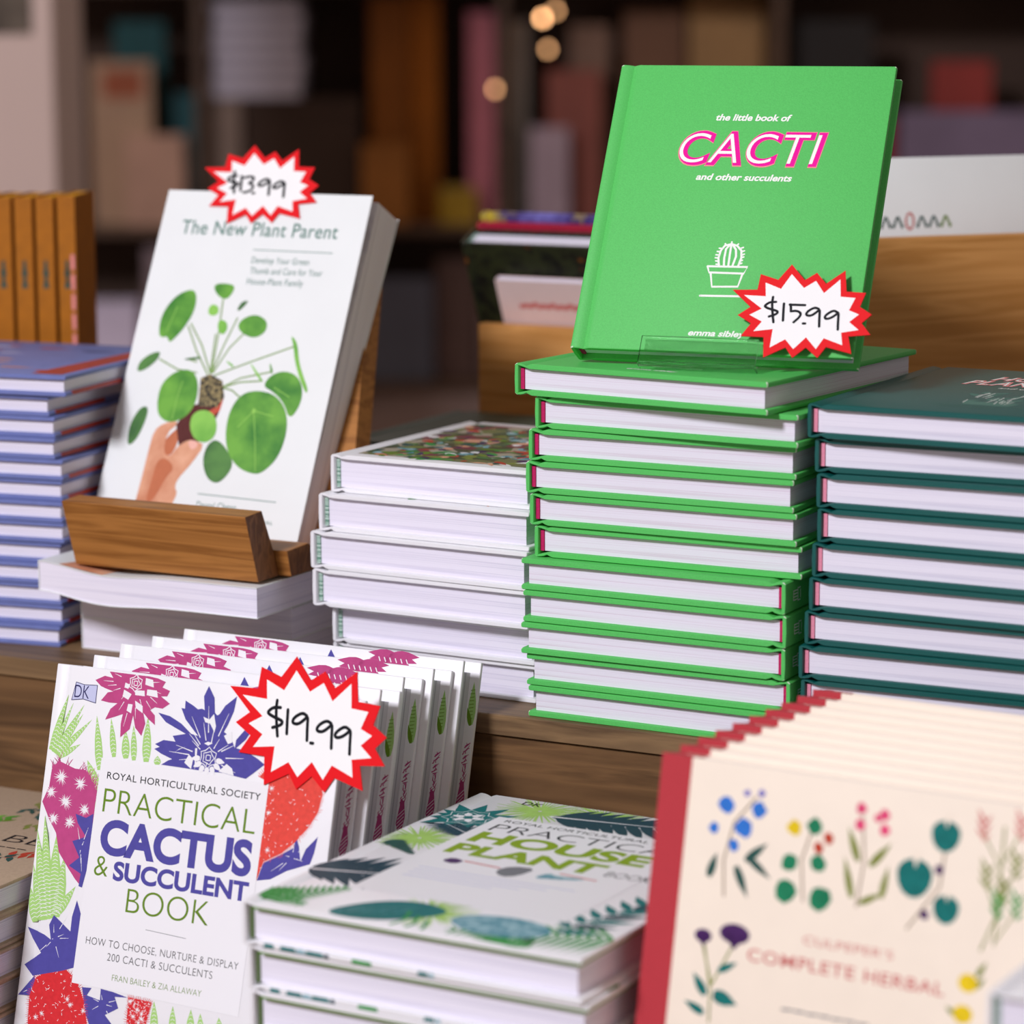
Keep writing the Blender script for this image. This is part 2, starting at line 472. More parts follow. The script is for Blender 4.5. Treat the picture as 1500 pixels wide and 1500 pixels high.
ART = {'R': {'mag': [[25.9, 208.3], [31.6, 211.1], [37.0, 210.5], [34.3, 213.8], [38.7, 216.2], [45.7, 215.7], [52.8, 214.7], [59.8, 214.0], [65.1, 213.1], [70.0, 211.8], [68.3, 208.8], [73.2, 207.5], [71.9, 204.5], [68.1, 204.1], [74.1, 200.9], [69.9, 197.9], [65.1, 198.1], [62.4, 196.4], [65.7, 193.9], [66.4, 189.0], [62.2, 191.4], [58.3, 194.6], [60.4, 189.1], [58.8, 182.5], [54.4, 186.3], [52.2, 192.5], [51.1, 185.2], [45.8, 180.3], [45.1, 187.4], [45.7, 192.5], [40.8, 190.5], [35.0, 188.4], [37.6, 194.4], [41.5, 197.7], [36.3, 197.5], [30.9, 198.0], [34.6, 202.7], [38.0, 203.5], [32.6, 204.7], [29.8, 205.5]], 'magw': [[[44.7, 205.2], [49.7, 203.3], [48.0, 200.2], [44.2, 201.6]], [[48.3, 198.1], [51.1, 198.1], [50.8, 193.4], [47.8, 194.5]], [[52.3, 200.3], [57.4, 198.0], [58.0, 194.2], [53.3, 196.5]], [[59.1, 206.8], [65.1, 206.8], [66.3, 203.2], [59.1, 203.8]], [[57.4, 212.6], [62.0, 212.0], [63.0, 208.2], [57.5, 209.1]], [[45.0, 208.9], [48.2, 208.1], [47.2, 205.9], [44.7, 206.3]], [[51.6, 205.6], [57.5, 205.9], [58.0, 203.1], [51.9, 203.1]]], 'magc': [[51.5, 209.2], [41.2, 199.1], [39.0, 191.0]], 'blue': [[67.6, 195.6], [75.0, 194.6], [82.7, 191.5], [89.3, 187.0], [93.6, 186.4], [84.9, 193.9], [81.5, 199.5], [83.7, 199.4], [83.5, 203.6], [88.9, 201.4], [91.6, 199.9], [94.1, 200.5], [95.8, 200.0], [94.4, 206.9], [96.7, 212.5], [100.9, 206.9], [102.2, 199.3], [103.7, 198.1], [105.2, 198.9], [107.9, 203.4], [114.4, 209.0], [113.6, 201.3], [110.9, 193.9], [109.0, 190.2], [113.5, 187.9], [116.7, 182.7], [116.9, 186.9], [121.9, 193.1], [126.7, 194.3], [122.6, 187.6], [117.5, 182.8], [123.4, 182.1], [131.3, 178.8], [135.7, 176.5], [129.1, 170.9], [125.4, 168.0], [117.0, 168.7], [111.1, 169.4], [100.3, 168.9], [87.6, 169.1], [73.2, 169.2], [77.1, 171.8], [79.5, 172.8], [72.4, 174.8], [67.8, 176.8], [71.0, 178.2], [67.9, 179.3], [73.0, 182.0], [80.3, 181.9], [78.2, 184.7], [86.0, 186.6], [79.2, 189.0], [73.0, 191.2]], 'bluew': [[[95.5, 196.5], [99.4, 195.5], [101.8, 198.6], [103.8, 192.5], [103.3, 189.2], [100.1, 193.5], [97.1, 193.8]], [[87.2, 171.9], [89.5, 176.4], [92.4, 174.3], [91.8, 169.1]], [[108.5, 169.8], [112.9, 174.2], [116.5, 172.2], [118.0, 168.7]], [[97.9, 183.0], [100.2, 184.2], [103.1, 183.6], [100.5, 182.2]], [[109.3, 188.2], [113.9, 190.8], [114.7, 185.3], [112.3, 184.3]], [[92.8, 180.0], [94.1, 180.1], [94.5, 173.8], [94.0, 168.8]], [[79.9, 175.7], [82.9, 178.5], [86.9, 180.0], [82.2, 177.7]]], 'bluec': [101.4, 176.0], 'leaf': [[[2.7, 169.0], [10.1, 199.1], 2.7], [[4.2, 168.1], [13.8, 195.1], 2.0], [[5.6, 167.5], [20.9, 194.8], 2.5], [[6.5, 167.2], [20.8, 189.8], 2.3], [[7.5, 166.6], [26.8, 187.5], 2.5], [[8.5, 165.7], [21.4, 174.0], 2.3], [[35.4, 162.0], [29.5, 190.0], 3.4], [[43.4, 169.7], [38.7, 189.6], 2.7], [[50.8, 169.8], [48.6, 184.6], 3.5], [[56.0, 169.4], [53.3, 187.6], 2.7], [[63.7, 169.5], [61.6, 192.8], 3.8], [[70.7, 168.9], [70.4, 173.5], 3.0], [[35.7, 151.3], [26.9, 166.3], 4.1], [[35.5, 144.1], [23.2, 144.0], 3.5], [[9.9, 80.0], [-0.7, 107.9], 3.8], [[12.0, 80.3], [0.3, 126.2], 4.9], [[14.0, 81.0], [4.3, 134.5], 4.9], [[17.1, 81.8], [13.2, 125.2], 6.5], [[19.0, 83.0], [20.0, 114.9], 5.7], [[18.9, 83.8], [29.3, 100.3], 3.6], [[6.4, 78.6], [0.4, 95.9], 4.1], [[88.8, 31.4], [86.3, 49.0], 3.4], [[99.7, 33.1], [98.0, 48.3], 3.1], [[110.5, 34.8], [109.1, 48.3], 3.3], [[116.6, 35.8], [115.0, 47.2], 2.8], [[128.1, 37.6], [126.3, 46.8], 3.3]], 'cact': [[1.5, 141.4], [4.7, 149.7], [5.1, 159.1], [8.8, 163.9], [19.8, 160.9], [26.8, 161.0], [32.1, 155.1], [35.4, 150.5], [35.2, 142.6], [35.3, 136.2], [35.1, 129.0], [34.7, 119.7], [33.3, 100.2], [28.4, 103.8], [23.2, 108.9], [15.9, 116.5], [12.7, 126.2], [7.3, 132.7]], 'cstar': [[11.8, 155.6], [24.4, 153.5], [6.4, 147.0], [16.3, 143.2], [29.0, 140.4], [9.8, 133.4], [20.5, 132.6]], 'blue2': [[[23.7, 137.6], [30.5, 136.3], [34.9, 139.0], [36.1, 116.3], [33.3, 100.2], [31.0, 100.6], [31.4, 107.1], [23.4, 110.4], [29.3, 115.4], [23.7, 123.3], [32.0, 126.5], [25.8, 132.9]], [[31.2, 93.2], [34.9, 86.0], [35.1, 74.1], [34.8, 58.7], [27.3, 55.9], [9.0, 50.6], [2.9, 55.7], [8.7, 60.0], [12.5, 63.1], [6.1, 70.0], [2.1, 75.4], [12.0, 73.4], [17.7, 70.8], [15.5, 78.2], [17.8, 83.7], [24.8, 79.5], [29.4, 76.7], [29.3, 84.4]], [[1.1, 39.5], [10.1, 50.8], [13.7, 41.0]], [[40.9, 49.4], [47.0, 49.9], [44.5, 45.7], [53.0, 44.4], [52.7, 50.3], [60.5, 49.8], [70.0, 48.3], [61.9, 47.5], [65.0, 42.0], [57.2, 37.4], [66.6, 29.6], [50.4, 27.1], [44.9, 36.4]], [[139.1, 118.0], [141.8, 127.3], [151.7, 132.8], [158.4, 137.1], [159.2, 142.7], [161.5, 138.2], [163.3, 130.8], [165.6, 137.3], [171.8, 144.3], [170.7, 135.9], [169.0, 130.2], [156.0, 125.1], [147.0, 119.7]]], 'red': [[[11.3, 14.9], [9.4, 27.5], [8.5, 40.2], [11.3, 50.1], [20.9, 56.6], [29.2, 57.0], [37.3, 52.2], [42.9, 42.9], [46.7, 31.1], [48.8, 20.9]], [[70.5, 48.7], [84.8, 48.2], [83.0, 36.8], [82.5, 26.2], [70.5, 24.3], [71.0, 34.9]], [[139.5, 167.6], [133.4, 170.0], [140.4, 178.4], [161.4, 179.5], [169.5, 173.6], [171.6, 165.6], [170.2, 156.5], [165.7, 148.3], [158.8, 139.9], [151.6, 133.4], [141.7, 128.0], [138.7, 117.9]]], 'panel': [[35.8, 168.5], [139.5, 167.2], [137.8, 48.8], [34.1, 50.8]], 'text': [['ROYAL HORTICULTURAL SOCIETY', 40.6, 158.2, 95.0, 3.6], ['PRACTICAL', 40.2, 140.7, 94.2, 12.5], ['CACTUS', 41.1, 120.0, 93.6, 17.7], ['&', 39.6, 107.7, 8.6, 10.3], ['SUCCULENT', 51.7, 107.0, 83.3, 9.6], ['BOOK', 62.1, 91.2, 51.1, 12.5], ['HOW TO CHOOSE, NURTURE & DISPLAY', 39.9, 72.0, 94.4, 3.8], ['200 CACTI & SUCCULENTS', 54.4, 65.2, 65.1, 3.9], ['FRAN BAILEY & ZIA ALLAWAY', 58.9, 55.4, 55.3, 3.2]], 'line': [[76.0, 84.2], [101.0, 83.2]], 'dk': [[12.3, 196.4], [14.0, 206.0], [19.4, 205.1], [27.6, 205.6], [27.7, 196.3], [19.6, 197.6]], 'star': [[160.8, 198.8]], 'starw': [[115.6, 208.1], [204.1, 197.1], [116.5, 198.8], [204.6, 196.1]]}, 'X': {'text': [['the little book of', 58.4, 134.0, 41.5, 3.8], ['CACTI', 41.1, 108.5, 79.7, 19.1], ['and other succulents', 52.9, 98.8, 52.3, 3.7], ['emma sibley', 63.1, 9.3, 30.5, 3.3]], 'icon': [[[67.5, 48.8], [89.2, 49.0], [87.6, 45.2], [68.8, 45.3], [67.5, 48.8]], [[69.8, 44.7], [71.6, 37.2], [85.5, 37.7], [87.0, 45.2]], [[73.5, 49.0], [72.6, 53.7], [73.2, 58.0], [75.0, 60.9], [78.4, 61.9], [81.6, 61.0], [84.3, 58.3], [84.9, 54.1], [83.9, 49.3]], [[76.2, 49.1], [75.7, 53.8], [75.9, 59.0], [77.6, 61.4]], [[78.6, 48.9], [78.4, 56.2], [78.4, 61.7]], [[80.8, 49.2], [81.9, 54.9], [81.3, 58.7], [79.3, 61.4]], [[66.0, 31.9], [95.3, 32.4]], [[78.4, 61.9], [78.4, 63.1]], [[73.6, 50.0], [71.9, 50.1]], [[73.1, 51.8], [71.4, 52.0]], [[72.6, 53.7], [70.9, 53.8]], [[72.7, 55.4], [71.0, 55.5]], [[73.1, 57.3], [71.4, 57.4]], [[73.9, 59.2], [72.2, 59.3]], [[84.1, 50.5], [85.6, 51.1]], [[84.3, 52.2], [85.7, 52.8]], [[84.7, 54.1], [86.1, 54.7]], [[84.8, 55.7], [86.2, 56.3]], [[84.5, 57.6], [85.9, 58.2]], [[83.6, 59.5], [85.1, 60.1]], [[75.8, 61.1], [75.0, 62.0]], [[81.4, 61.0], [82.1, 62.0]]], 'so': [[85.0, 33.2], [98.2, 33.7], [98.6, 42.5], [108.4, 39.6], [114.3, 48.5], [122.4, 39.9], [128.3, 44.2], [133.8, 38.2], [142.9, 45.9], [145.1, 34.2], [155.3, 33.8], [153.2, 26.0], [160.0, 21.9], [155.4, 17.0], [160.8, 10.7], [149.6, 9.4], [152.4, -0.1], [138.8, 3.1], [135.2, -3.1], [128.4, 2.4], [122.1, -3.6], [117.8, 2.0], [106.9, -4.0], [105.4, 7.3], [93.2, 7.4], [97.6, 14.7], [89.9, 19.1], [95.9, 23.9]], 'si': [[91.5, 30.4], [103.2, 30.1], [101.9, 37.8], [110.6, 34.5], [115.1, 43.0], [122.6, 35.4], [128.4, 39.6], [133.5, 32.9], [141.0, 40.8], [142.5, 31.2], [150.3, 30.8], [147.9, 23.8], [153.4, 21.7], [148.9, 17.3], [154.4, 13.1], [145.6, 11.3], [147.1, 4.4], [137.0, 7.9], [133.8, 1.7], [127.7, 8.0], [122.0, 1.2], [117.0, 6.5], [109.5, 1.6], [109.6, 11.9], [99.6, 10.3], [103.2, 15.9], [96.1, 19.4], [102.1, 23.1]], 's$': [[[107.1, 29.8], [107.1, 26.1], [108.2, 20.6], [109.4, 15.7]], [[109.1, 27.1], [105.9, 26.9], [103.6, 25.0], [103.7, 24.1], [106.5, 23.0], [110.1, 22.2], [111.0, 21.3], [109.9, 20.0], [106.6, 18.8]]], 's1': [[[113.4, 26.3], [113.8, 21.4], [114.3, 16.8]]], 's5': [[[116.6, 25.8], [117.1, 26.1], [117.7, 22.1]], [[116.6, 25.8], [124.6, 25.8]], [[117.7, 22.1], [120.5, 22.6], [123.2, 21.4], [122.7, 19.0], [120.0, 16.1]]], 's.': [[[125.0, 15.6], [126.1, 15.6]]], 's9a': [[[132.1, 23.9], [130.0, 24.8], [126.8, 22.8], [125.8, 20.9], [126.6, 20.0], [128.9, 20.1], [131.5, 22.4], [132.7, 23.9], [133.1, 19.1], [133.7, 14.2]]], 's9b': [[[142.1, 22.4], [139.9, 23.5], [136.8, 21.3], [135.7, 19.5], [136.6, 18.5], [138.8, 19.0], [141.4, 20.9], [142.7, 22.8], [143.1, 17.6], [143.6, 12.9]]], 'lip': [[40.4, 6.1], [102.4, 4.8]]}, 'P': {'leaf': [[[16.4, 123.7], [15.1, 136.0], [21.5, 148.7], [31.7, 154.1], [36.7, 151.1], [38.0, 140.6], [34.0, 129.8], [28.4, 121.6], [25.3, 118.8], [22.7, 123.1], [19.7, 121.7]], [[47.0, 156.0], [49.8, 158.4], [59.4, 158.2], [62.3, 155.7], [59.6, 149.4], [56.2, 148.1], [50.7, 150.8]], [[46.9, 141.0], [48.4, 144.9], [53.4, 143.9], [54.9, 139.6], [52.2, 137.2], [48.3, 137.9]], [[55.6, 135.2], [61.4, 134.6], [63.6, 129.5], [61.0, 125.0], [56.7, 128.3]], [[69.4, 131.5], [72.2, 136.9], [80.9, 139.9], [89.3, 135.9], [90.1, 129.0], [83.7, 124.3], [74.7, 126.5]], [[66.8, 141.9], [68.7, 147.2], [73.5, 148.3], [72.0, 145.2], [68.3, 141.0]], [[7.4, 98.6], [7.5, 105.6], [13.8, 111.2], [20.9, 113.4], [20.4, 108.1], [14.3, 101.6]], [[26.5, 80.4], [26.3, 92.6], [33.7, 100.9], [44.6, 103.2], [51.8, 95.8], [53.7, 82.0], [48.6, 72.2], [38.3, 68.1], [29.7, 71.9]], [[12.4, 53.5], [11.1, 65.6], [15.1, 76.3], [20.3, 78.3], [22.2, 73.2], [19.5, 59.2], [15.4, 52.9]], [[66.4, 46.7], [67.5, 57.1], [74.1, 60.9], [86.2, 49.8], [87.8, 43.1], [84.0, 36.0], [79.2, 32.7], [71.9, 36.0]], [[96.0, 94.8], [99.4, 101.8], [107.8, 105.4], [117.7, 102.8], [123.3, 94.6], [123.9, 84.4], [118.9, 74.8], [112.6, 85.4], [103.7, 91.8]], [[77.8, 64.6], [77.3, 78.2], [82.1, 88.8], [92.5, 92.3], [106.0, 90.2], [115.7, 80.5], [119.2, 67.1], [117.0, 51.8], [110.0, 42.9], [104.3, 40.0], [91.5, 43.3], [82.0, 52.9]], [[52.5, 67.3], [52.6, 75.0], [59.4, 78.4], [67.5, 75.9], [71.6, 68.5], [71.3, 60.7], [64.8, 56.9], [57.1, 59.8]], [[107.0, 128.1], [112.8, 123.2], [116.6, 111.3], [121.3, 103.0], [126.6, 94.8], [126.3, 91.3], [120.3, 99.5], [113.8, 111.2], [110.5, 121.3]], [[38.3, 109.3], [49.2, 111.3], [50.2, 109.6], [39.5, 108.2]], [[84.7, 108.8], [95.7, 98.2], [94.1, 97.2], [84.6, 107.6]], [[96.8, 111.2], [101.2, 103.6], [99.2, 102.7]], [[65.9, 110.4], [74.0, 106.5], [72.5, 105.2]]], 'stem': [[[37.4, 131.7], [48.4, 118.2], [58.3, 101.3]], [[35.9, 129.9], [45.5, 114.6], [56.7, 100.4]], [[55.7, 148.4], [57.9, 125.7], [59.3, 101.4]], [[56.1, 125.6], [57.3, 111.7], [58.3, 101.3]], [[68.5, 136.7], [63.4, 119.0], [59.3, 101.4]], [[76.2, 128.3], [67.6, 117.5], [60.2, 101.4]], [[110.7, 120.5], [84.5, 109.7], [61.6, 99.8]], [[21.3, 108.1], [35.3, 102.2], [49.0, 100.8]], [[98.9, 103.9], [79.6, 99.0], [66.5, 91.4]], [[94.8, 98.1], [80.2, 96.5], [68.1, 92.3]], [[82.6, 86.8], [76.0, 91.1], [69.1, 92.4]], [[41.2, 109.1], [47.3, 107.7]], [[58.6, 100.5], [59.0, 91.0]]], 'vein': [[[93.8, 79.2], [99.6, 59.1], [103.7, 42.5]], [[93.8, 79.2], [107.4, 76.6]], [[93.8, 79.2], [85.3, 68.4]], [[40.9, 95.2], [39.8, 84.7], [39.5, 70.8]], [[104.0, 94.4], [115.5, 89.0]], [[25.2, 141.8], [21.6, 125.7]]], 'soil': [[52.7, 97.6], [58.6, 100.5], [68.0, 96.7], [71.8, 86.5], [68.4, 79.8], [55.2, 80.0]], 'pot': [[43.2, 67.6], [49.0, 78.3], [53.9, 81.2], [68.4, 79.8], [71.5, 86.5], [70.3, 76.1], [67.8, 67.4], [60.1, 56.6], [48.5, 54.1]], 'rim': [[63.5, 77.1], [68.2, 80.8], [71.5, 86.2], [70.8, 77.9], [66.6, 74.2]], 'hand': [[[27.5, 17.6], [28.1, 37.3], [28.3, 51.1], [29.0, 63.2], [34.5, 67.9], [42.5, 70.1], [44.1, 67.6], [38.3, 62.1], [38.7, 50.1], [43.7, 47.0], [47.5, 54.1], [53.9, 58.8], [59.7, 58.3], [65.9, 56.1], [59.6, 43.7], [52.7, 33.9], [52.1, 28.7], [54.8, 25.5], [52.7, 17.7], [53.6, 11.8], [26.6, 9.8]], [[43.1, 64.1], [45.5, 66.0], [47.5, 55.8], [43.7, 47.0], [37.6, 50.0], [37.3, 56.9]]], 'nail': [[54.1, 57.9], [58.7, 58.6], [61.8, 55.8], [58.4, 52.2], [55.4, 54.6]], 'handsh': [[35.7, 44.7], [41.8, 46.8], [49.1, 40.5], [44.8, 35.0], [39.4, 19.3], [34.0, 18.0], [35.5, 34.4]], 'line': [[[68.8, 26.0], [121.8, 24.4]], [[68.9, 180.7], [122.9, 180.4]]], 'text': [['The New Plant Parent', 15.3, 189.6, 108.3, 8.9], ['Develop Your Green', 69.2, 172.2, 39.4, 4.0], ['Thumb and Care for Your', 69.7, 165.4, 49.5, 4.1], ['House-Plant Family', 69.3, 158.5, 38.4, 4.0], ['Darryl Cheng', 69.4, 17.4, 26.8, 4.0], ['NATIONAL', 101.2, 10.6, 21.8, 2.1]], 'star': [[65.7, 223.7], [26.1, 222.7], [105.0, 224.8]]}, 'H': {'dark': [[[1.9, 37.8], [-4.0, 79.3], [10.1, 75.7], [30.7, 92.9], [30.2, 70.1], [56.1, 57.2], [45.6, 40.7], [43.4, 29.0], [25.7, 21.7]], [[65.7, 183.6], [65.5, 202.3], [74.6, 201.0], [68.0, 216.4], [83.6, 221.9], [97.9, 223.4], [116.3, 187.4], [93.7, 187.0]], [[30.0, 115.7], [23.2, 129.6], [23.9, 148.1], [31.9, 157.4], [34.4, 141.8], [30.9, 128.0]]], 'slit': [[[28.3, 52.6], [33.6, 80.4]], [[28.3, 52.6], [48.8, 58.6]], [[28.5, 47.2], [2.6, 49.2]], [[28.5, 47.2], [0.5, 64.8]], [[78.5, 193.8], [92.7, 220.5]], [[83.6, 190.5], [101.6, 209.8]], [[87.9, 188.6], [109.0, 198.5]]], 'teal': [[[51.1, 2.4], [47.1, 25.8], [57.5, 42.1], [75.2, 46.7], [83.4, 30.6], [83.4, 10.4], [81.1, -0.7]], [[-0.4, 137.6], [1.4, 154.1], [0.7, 169.4], [4.5, 174.7], [2.5, 189.6], [12.2, 182.1], [23.9, 188.6], [25.6, 176.9], [34.8, 175.7], [27.2, 165.3], [29.7, 152.5], [17.1, 156.6], [18.9, 142.3], [10.4, 147.9], [5.1, 142.5]], [[143.8, 64.3], [139.1, 92.9], [148.0, 113.9], [164.3, 86.0], [176.0, 57.1], [158.2, 57.1]]], 'green': [[[12.0, 3.6], [3.8, 22.8], [4.6, 31.3], [20.7, 26.8], [35.3, 19.2], [45.3, -0.8], [28.9, -2.4]], [[126.2, 5.0], [133.6, 28.5], [145.7, 55.2], [160.5, 58.4], [156.3, 41.2], [158.6, 18.3], [157.1, 10.3], [139.4, 5.2]], [[4.3, 92.6], [17.7, 105.9], [32.8, 108.4], [29.3, 97.9], [11.5, 89.1]]], 'lime': [[[-0.4, 110.5], [0.0, 128.7], [11.1, 144.0], [20.9, 122.4], [16.3, 108.0]], [[9.7, 210.0], [22.7, 223.8], [48.3, 218.3], [56.4, 200.4], [45.0, 184.6], [30.5, 186.0]], [[70.5, 44.1], [69.2, 59.2], [97.6, 64.4], [102.2, 51.3], [90.4, 39.6], [81.1, 39.6]]], 'oval': [[97.8, 23.4], [95.1, 37.1], [101.0, 48.1], [113.7, 52.6], [127.4, 50.1], [137.1, 35.4], [133.2, 18.6], [118.6, 15.3], [106.2, 15.7]], 'panel': [[26.4, 171.1], [118.7, 182.8], [136.1, 107.2], [131.7, 78.2], [42.6, 66.0]], 'text': [['ROYAL HORTICULTURAL SOCIETY', 42.0, 172.8, 101.3, 4.7], ['PRACTICAL', 42.4, 157.9, 89.0, 11.2], ['HOUSE', 43.0, 136.4, 86.3, 18.1], ['PLANT', 42.0, 114.8, 74.3, 15.3]], 'tools': [[[47.4, 99.4], [50.3, 106.7], [58.5, 103.9], [56.2, 96.9]], [[78.7, 97.1], [82.3, 107.5], [95.6, 109.4], [93.1, 94.2], [86.4, 89.3]], [[100.3, 95.4], [103.6, 106.6], [108.8, 102.9], [123.1, 105.4], [123.2, 102.2], [107.5, 96.7]]], 'fine': [[[39.8, 78.3], [125.0, 90.3]], [[44.9, 72.8], [103.7, 81.1]]]}, 'E': {'pts': {'f1': [[34.3, 213.3], [29.4, 202.4], [50.4, 213.1], [44.0, 204.4], [39.9, 196.1], [43.9, 219.4], [50.9, 220.3]], 's1': [[37.5, 173.5], [35.7, 188.9], [39.1, 206.1], [48.5, 218.2]], 'l1': [[51.2, 194.7], [30.6, 186.3], [53.3, 187.9], [45.4, 180.7]], 'f2y': [[68.2, 207.9]], 'f2r': [[84.8, 205.5], [80.5, 200.8]], 'l2': [[77.8, 209.8], [67.3, 192.9], [80.9, 194.1], [66.7, 180.4], [83.2, 179.4]], 's2': [[75.6, 177.0], [73.0, 194.4], [77.6, 211.6]], 'f3': [[98.6, 220.4], [109.6, 219.0], [110.3, 212.7], [98.7, 213.4]], 'l3': [[96.5, 204.9], [109.6, 202.1], [95.5, 190.6], [112.7, 190.9], [107.2, 183.1]], 's3': [[100.7, 178.6], [102.3, 198.7], [99.6, 217.0]], 'l4': [[138.3, 215.5], [126.0, 196.4], [141.6, 184.9]], 'f4': [[136.9, 199.7], [132.2, 180.0]], 's4': [[124.8, 173.0], [137.7, 192.4], [138.8, 211.0]], 's5': [[158.8, 169.3], [164.4, 185.0], [164.3, 207.8], [164.0, 221.5]], 'l5': [[154.7, 217.8], [158.1, 197.8], [165.9, 193.2], [170.8, 204.2], [171.4, 220.2], [164.2, 186.2], [172.6, 187.5]], 'f6': [[29.5, 154.8], [44.7, 157.9]], 's6': [[36.4, 118.1], [35.6, 131.2], [30.6, 150.8]], 'l6': [[29.9, 133.8], [43.0, 143.2], [43.3, 128.9], [28.4, 123.3]], 'f7': [[154.8, 154.9], [153.8, 141.6]], 'l7': [[160.2, 161.5], [160.2, 155.8], [148.2, 142.3]]}, 'text': [['CULPEPER\u2019S', 77.7, 158.9, 42.3, 3.6], ['COMPLETE HERBAL', 51.9, 147.6, 92.6, 5.4], ['with botanical', 70.9, 128.4, 42.2, 3.0]], 'edge': [[15.5, 231.9], [-0.0, 231.7], [171.5, 230.8], [-3.9, 109.8]]}, 'T': {'text': [['HOUSE', 50.9, 127.2, 53.1, 15.6], ['PLANTS', 42.2, 107.2, 54.5, 17.0], ['EMMA SIBLEY', 59.9, 22.0, 29.9, 4.5]], 'blob': [[64.0, 56.2], [67.3, 77.6], [84.7, 81.0], [92.4, 58.4], [75.4, 54.9]]}, 'K': {'pts': [[56.0, 200.5], [76.1, 195.0], [88.2, 173.8], [104.7, 146.8], [86.1, 157.9], [144.2, 89.0]], 'text': [['BEE', 116.4, 115.4, 25.7, 10.5]]}, 'W': [[-2.3, 26.2], [9.3, 142.2], [57.9, 131.7], [120.6, 5.2]]}

# ------------------------------------------------------------------ setting
def struct(o, kind='structure'):
    o['kind'] = kind
    return o

M_WALL = mat('back_wall_paint', (96, 78, 66), 0.8, 0.06, 6)
M_FLOOR = wood('floor_boards', (118, 96, 86), (138, 114, 102), (4, 1, 1), 3.0, 0.5, 0.1)
mb = MB(); mb.box(-7000, 3000, -3600, 8600, -960, -930, M_FLOOR); struct(mb.build('floor'))
mb = MB(); mb.box(-7000, 3000, 8600, 8660, -930, 1900, M_WALL); struct(mb.build('wall_back'))
mb = MB(); mb.box(-7060, -7000, -3600, 8660, -930, 1900, M_WALL); struct(mb.build('wall_left'))

# the stepped display table: a low front step, a riser and the upper shelf
t = thing('display_table', 'dark brown wooden stepped display table carrying all the book stacks', 'table')
mb = MB(); mb.box(-760, 620, -8, 560, -11.5, 0, M_TABLE, 1.2); mb.build('shelf_top', t)
mb = MB(); mb.box(-758, 618, -5.5, 12, -180, -12, M_RISER, 0.8); mb.build('riser_board', t)
mb = MB(); mb.box(-780, 640, -760, 10, -205, -180.4, M_TABLE, 1.5); mb.build('step_top', t)
for x in (-750, 590):
    for y in (-740, 510):
        mb = MB(); mb.box(x, x + 45, y, y + 45, -929.5, -205.5 if y < 0 else -12, M_RISER, 2); mb.build('leg', t)

# ------------------------------------------------------------------ green cactus hardbacks
GW, GD, GT = 152.0, 167.0, 15.6
X = ART['X']
def green_art(mb, z):
    for q in X['icon']:
        long_ = len(q) > 2
        mb.stroke(q, 1.15 if long_ or q[0][1] < 60 and abs(q[0][1] - q[1][1]) < 3 and abs(q[0][0] - q[1][0]) > 15 else 0.9, z, INK['white'])
def green_title(mb, z):
    tx = X['text']
    for s, x, y, w, h in (tx[0], tx[2], tx[3]):
        mb.text(s, x, y, w, h, z, INK['white'], shear=0.22, weight=0.03)
    s, x, y, w, h = tx[1]
    mb.text(s, x - 0.5, y - 0.4, w + 1.0, h + 0.8, z, INK['salmon'], shear=0.2, weight=0.05, spacing=1.1)
    mb.text(s, x, y, w, h, z + 0.05, INK['magenta'], shear=0.2, weight=0.04, spacing=1.1)
    mb.text(s, x + 0.2, y + 0.2, w - 3.0, h - 1.6, z + 0.10, INK['white'], shear=0.2, weight=-0.012, spacing=1.1)
def green_spine(mb, T):
    # small white cactus emblem near the head of the spine, on the face x = -0.3
    def put(y, zc, w, h):
        mb.face([(-0.36, y - w / 2, zc - h / 2), (-0.36, y - w / 2, zc + h / 2), (-0.36, y + w / 2, zc + h / 2), (-0.36, y + w / 2, zc - h / 2)], INK['white'])
    y0 = GD - 14
    for k in range(4): put(y0 + 1.2, T / 2 - 2.4 + k * 1.6, 5.2, 0.55)
    put(y0 + 4.0, T / 2, 0.6, 5.4); put(y0 - 1.8, T / 2, 0.6, 7.4); put(y0 - 5.2, T / 2, 0.6, 4.6)
    put(y0 - 3.4, T / 2 - 3.2, 3.6, 0.6); put(y0 - 3.4, T / 2 + 3.2, 3.6, 0.6)

gx = [0, 11.5, 8.2, 7, 8.8, 10.8, 5.5, 6.5, 5.7, 8, 9]
gth = [-6.4, -2.7, 0.0, 0.4, 0.0, 0.5, -0.7, -1.0, -0.3, -0.5, -1.2]
gy = [0, 1, 0, -1, 0, 1.5, -4, -4, -5, -3, -3]
PLACE = ['topmost book of the green stack, under the acrylic stand', 'second from the top of the green stack', 'third from the top of the green stack',
         'fourth from the top of the green stack', 'fifth from the top of the green stack', 'sixth from the top of the green stack, half in shadow',
         'upper of the two with cactus emblems on turned spines', 'lower of the two with cactus emblems on turned spines',
         'third from the bottom of the green stack', 'second from the bottom of the green stack', 'bottom book of the green stack, on the shelf edge']
G_POSE = []
g_books = []
for i in range(11):
    z = (10 - i) * (172.6 / 10)
    flip = i >= 6
    G_POSE.append(flat_pose(gx[i], gy[i], z, gth[i], flip, GW, GD))
G_T = 17.0
base = thing('green_hardback', 'bright green hardback, ' + PLACE[0], 'book', 'green hardbacks in the tall middle stack', None)
hardback(base, GW, GD, G_T, M_GREEN, M_PAGE_G, M_PINKBAND, scuff=M_SCUFF, art=green_art, title=green_title, spine_art=green_spine, b=3.0)
base.matrix_world = G_POSE[0]
for i in range(1, 11):
    dup(base, 'bright green hardback, ' + PLACE[i], matrix=G_POSE[i])
dup(base, 'bright green hardback with pink lettering leaning upright on top of the green stack', 'green hardback on show',
    lean_pose(30.2, 4.6, 198.9, 6.8, 30.2, G_T))

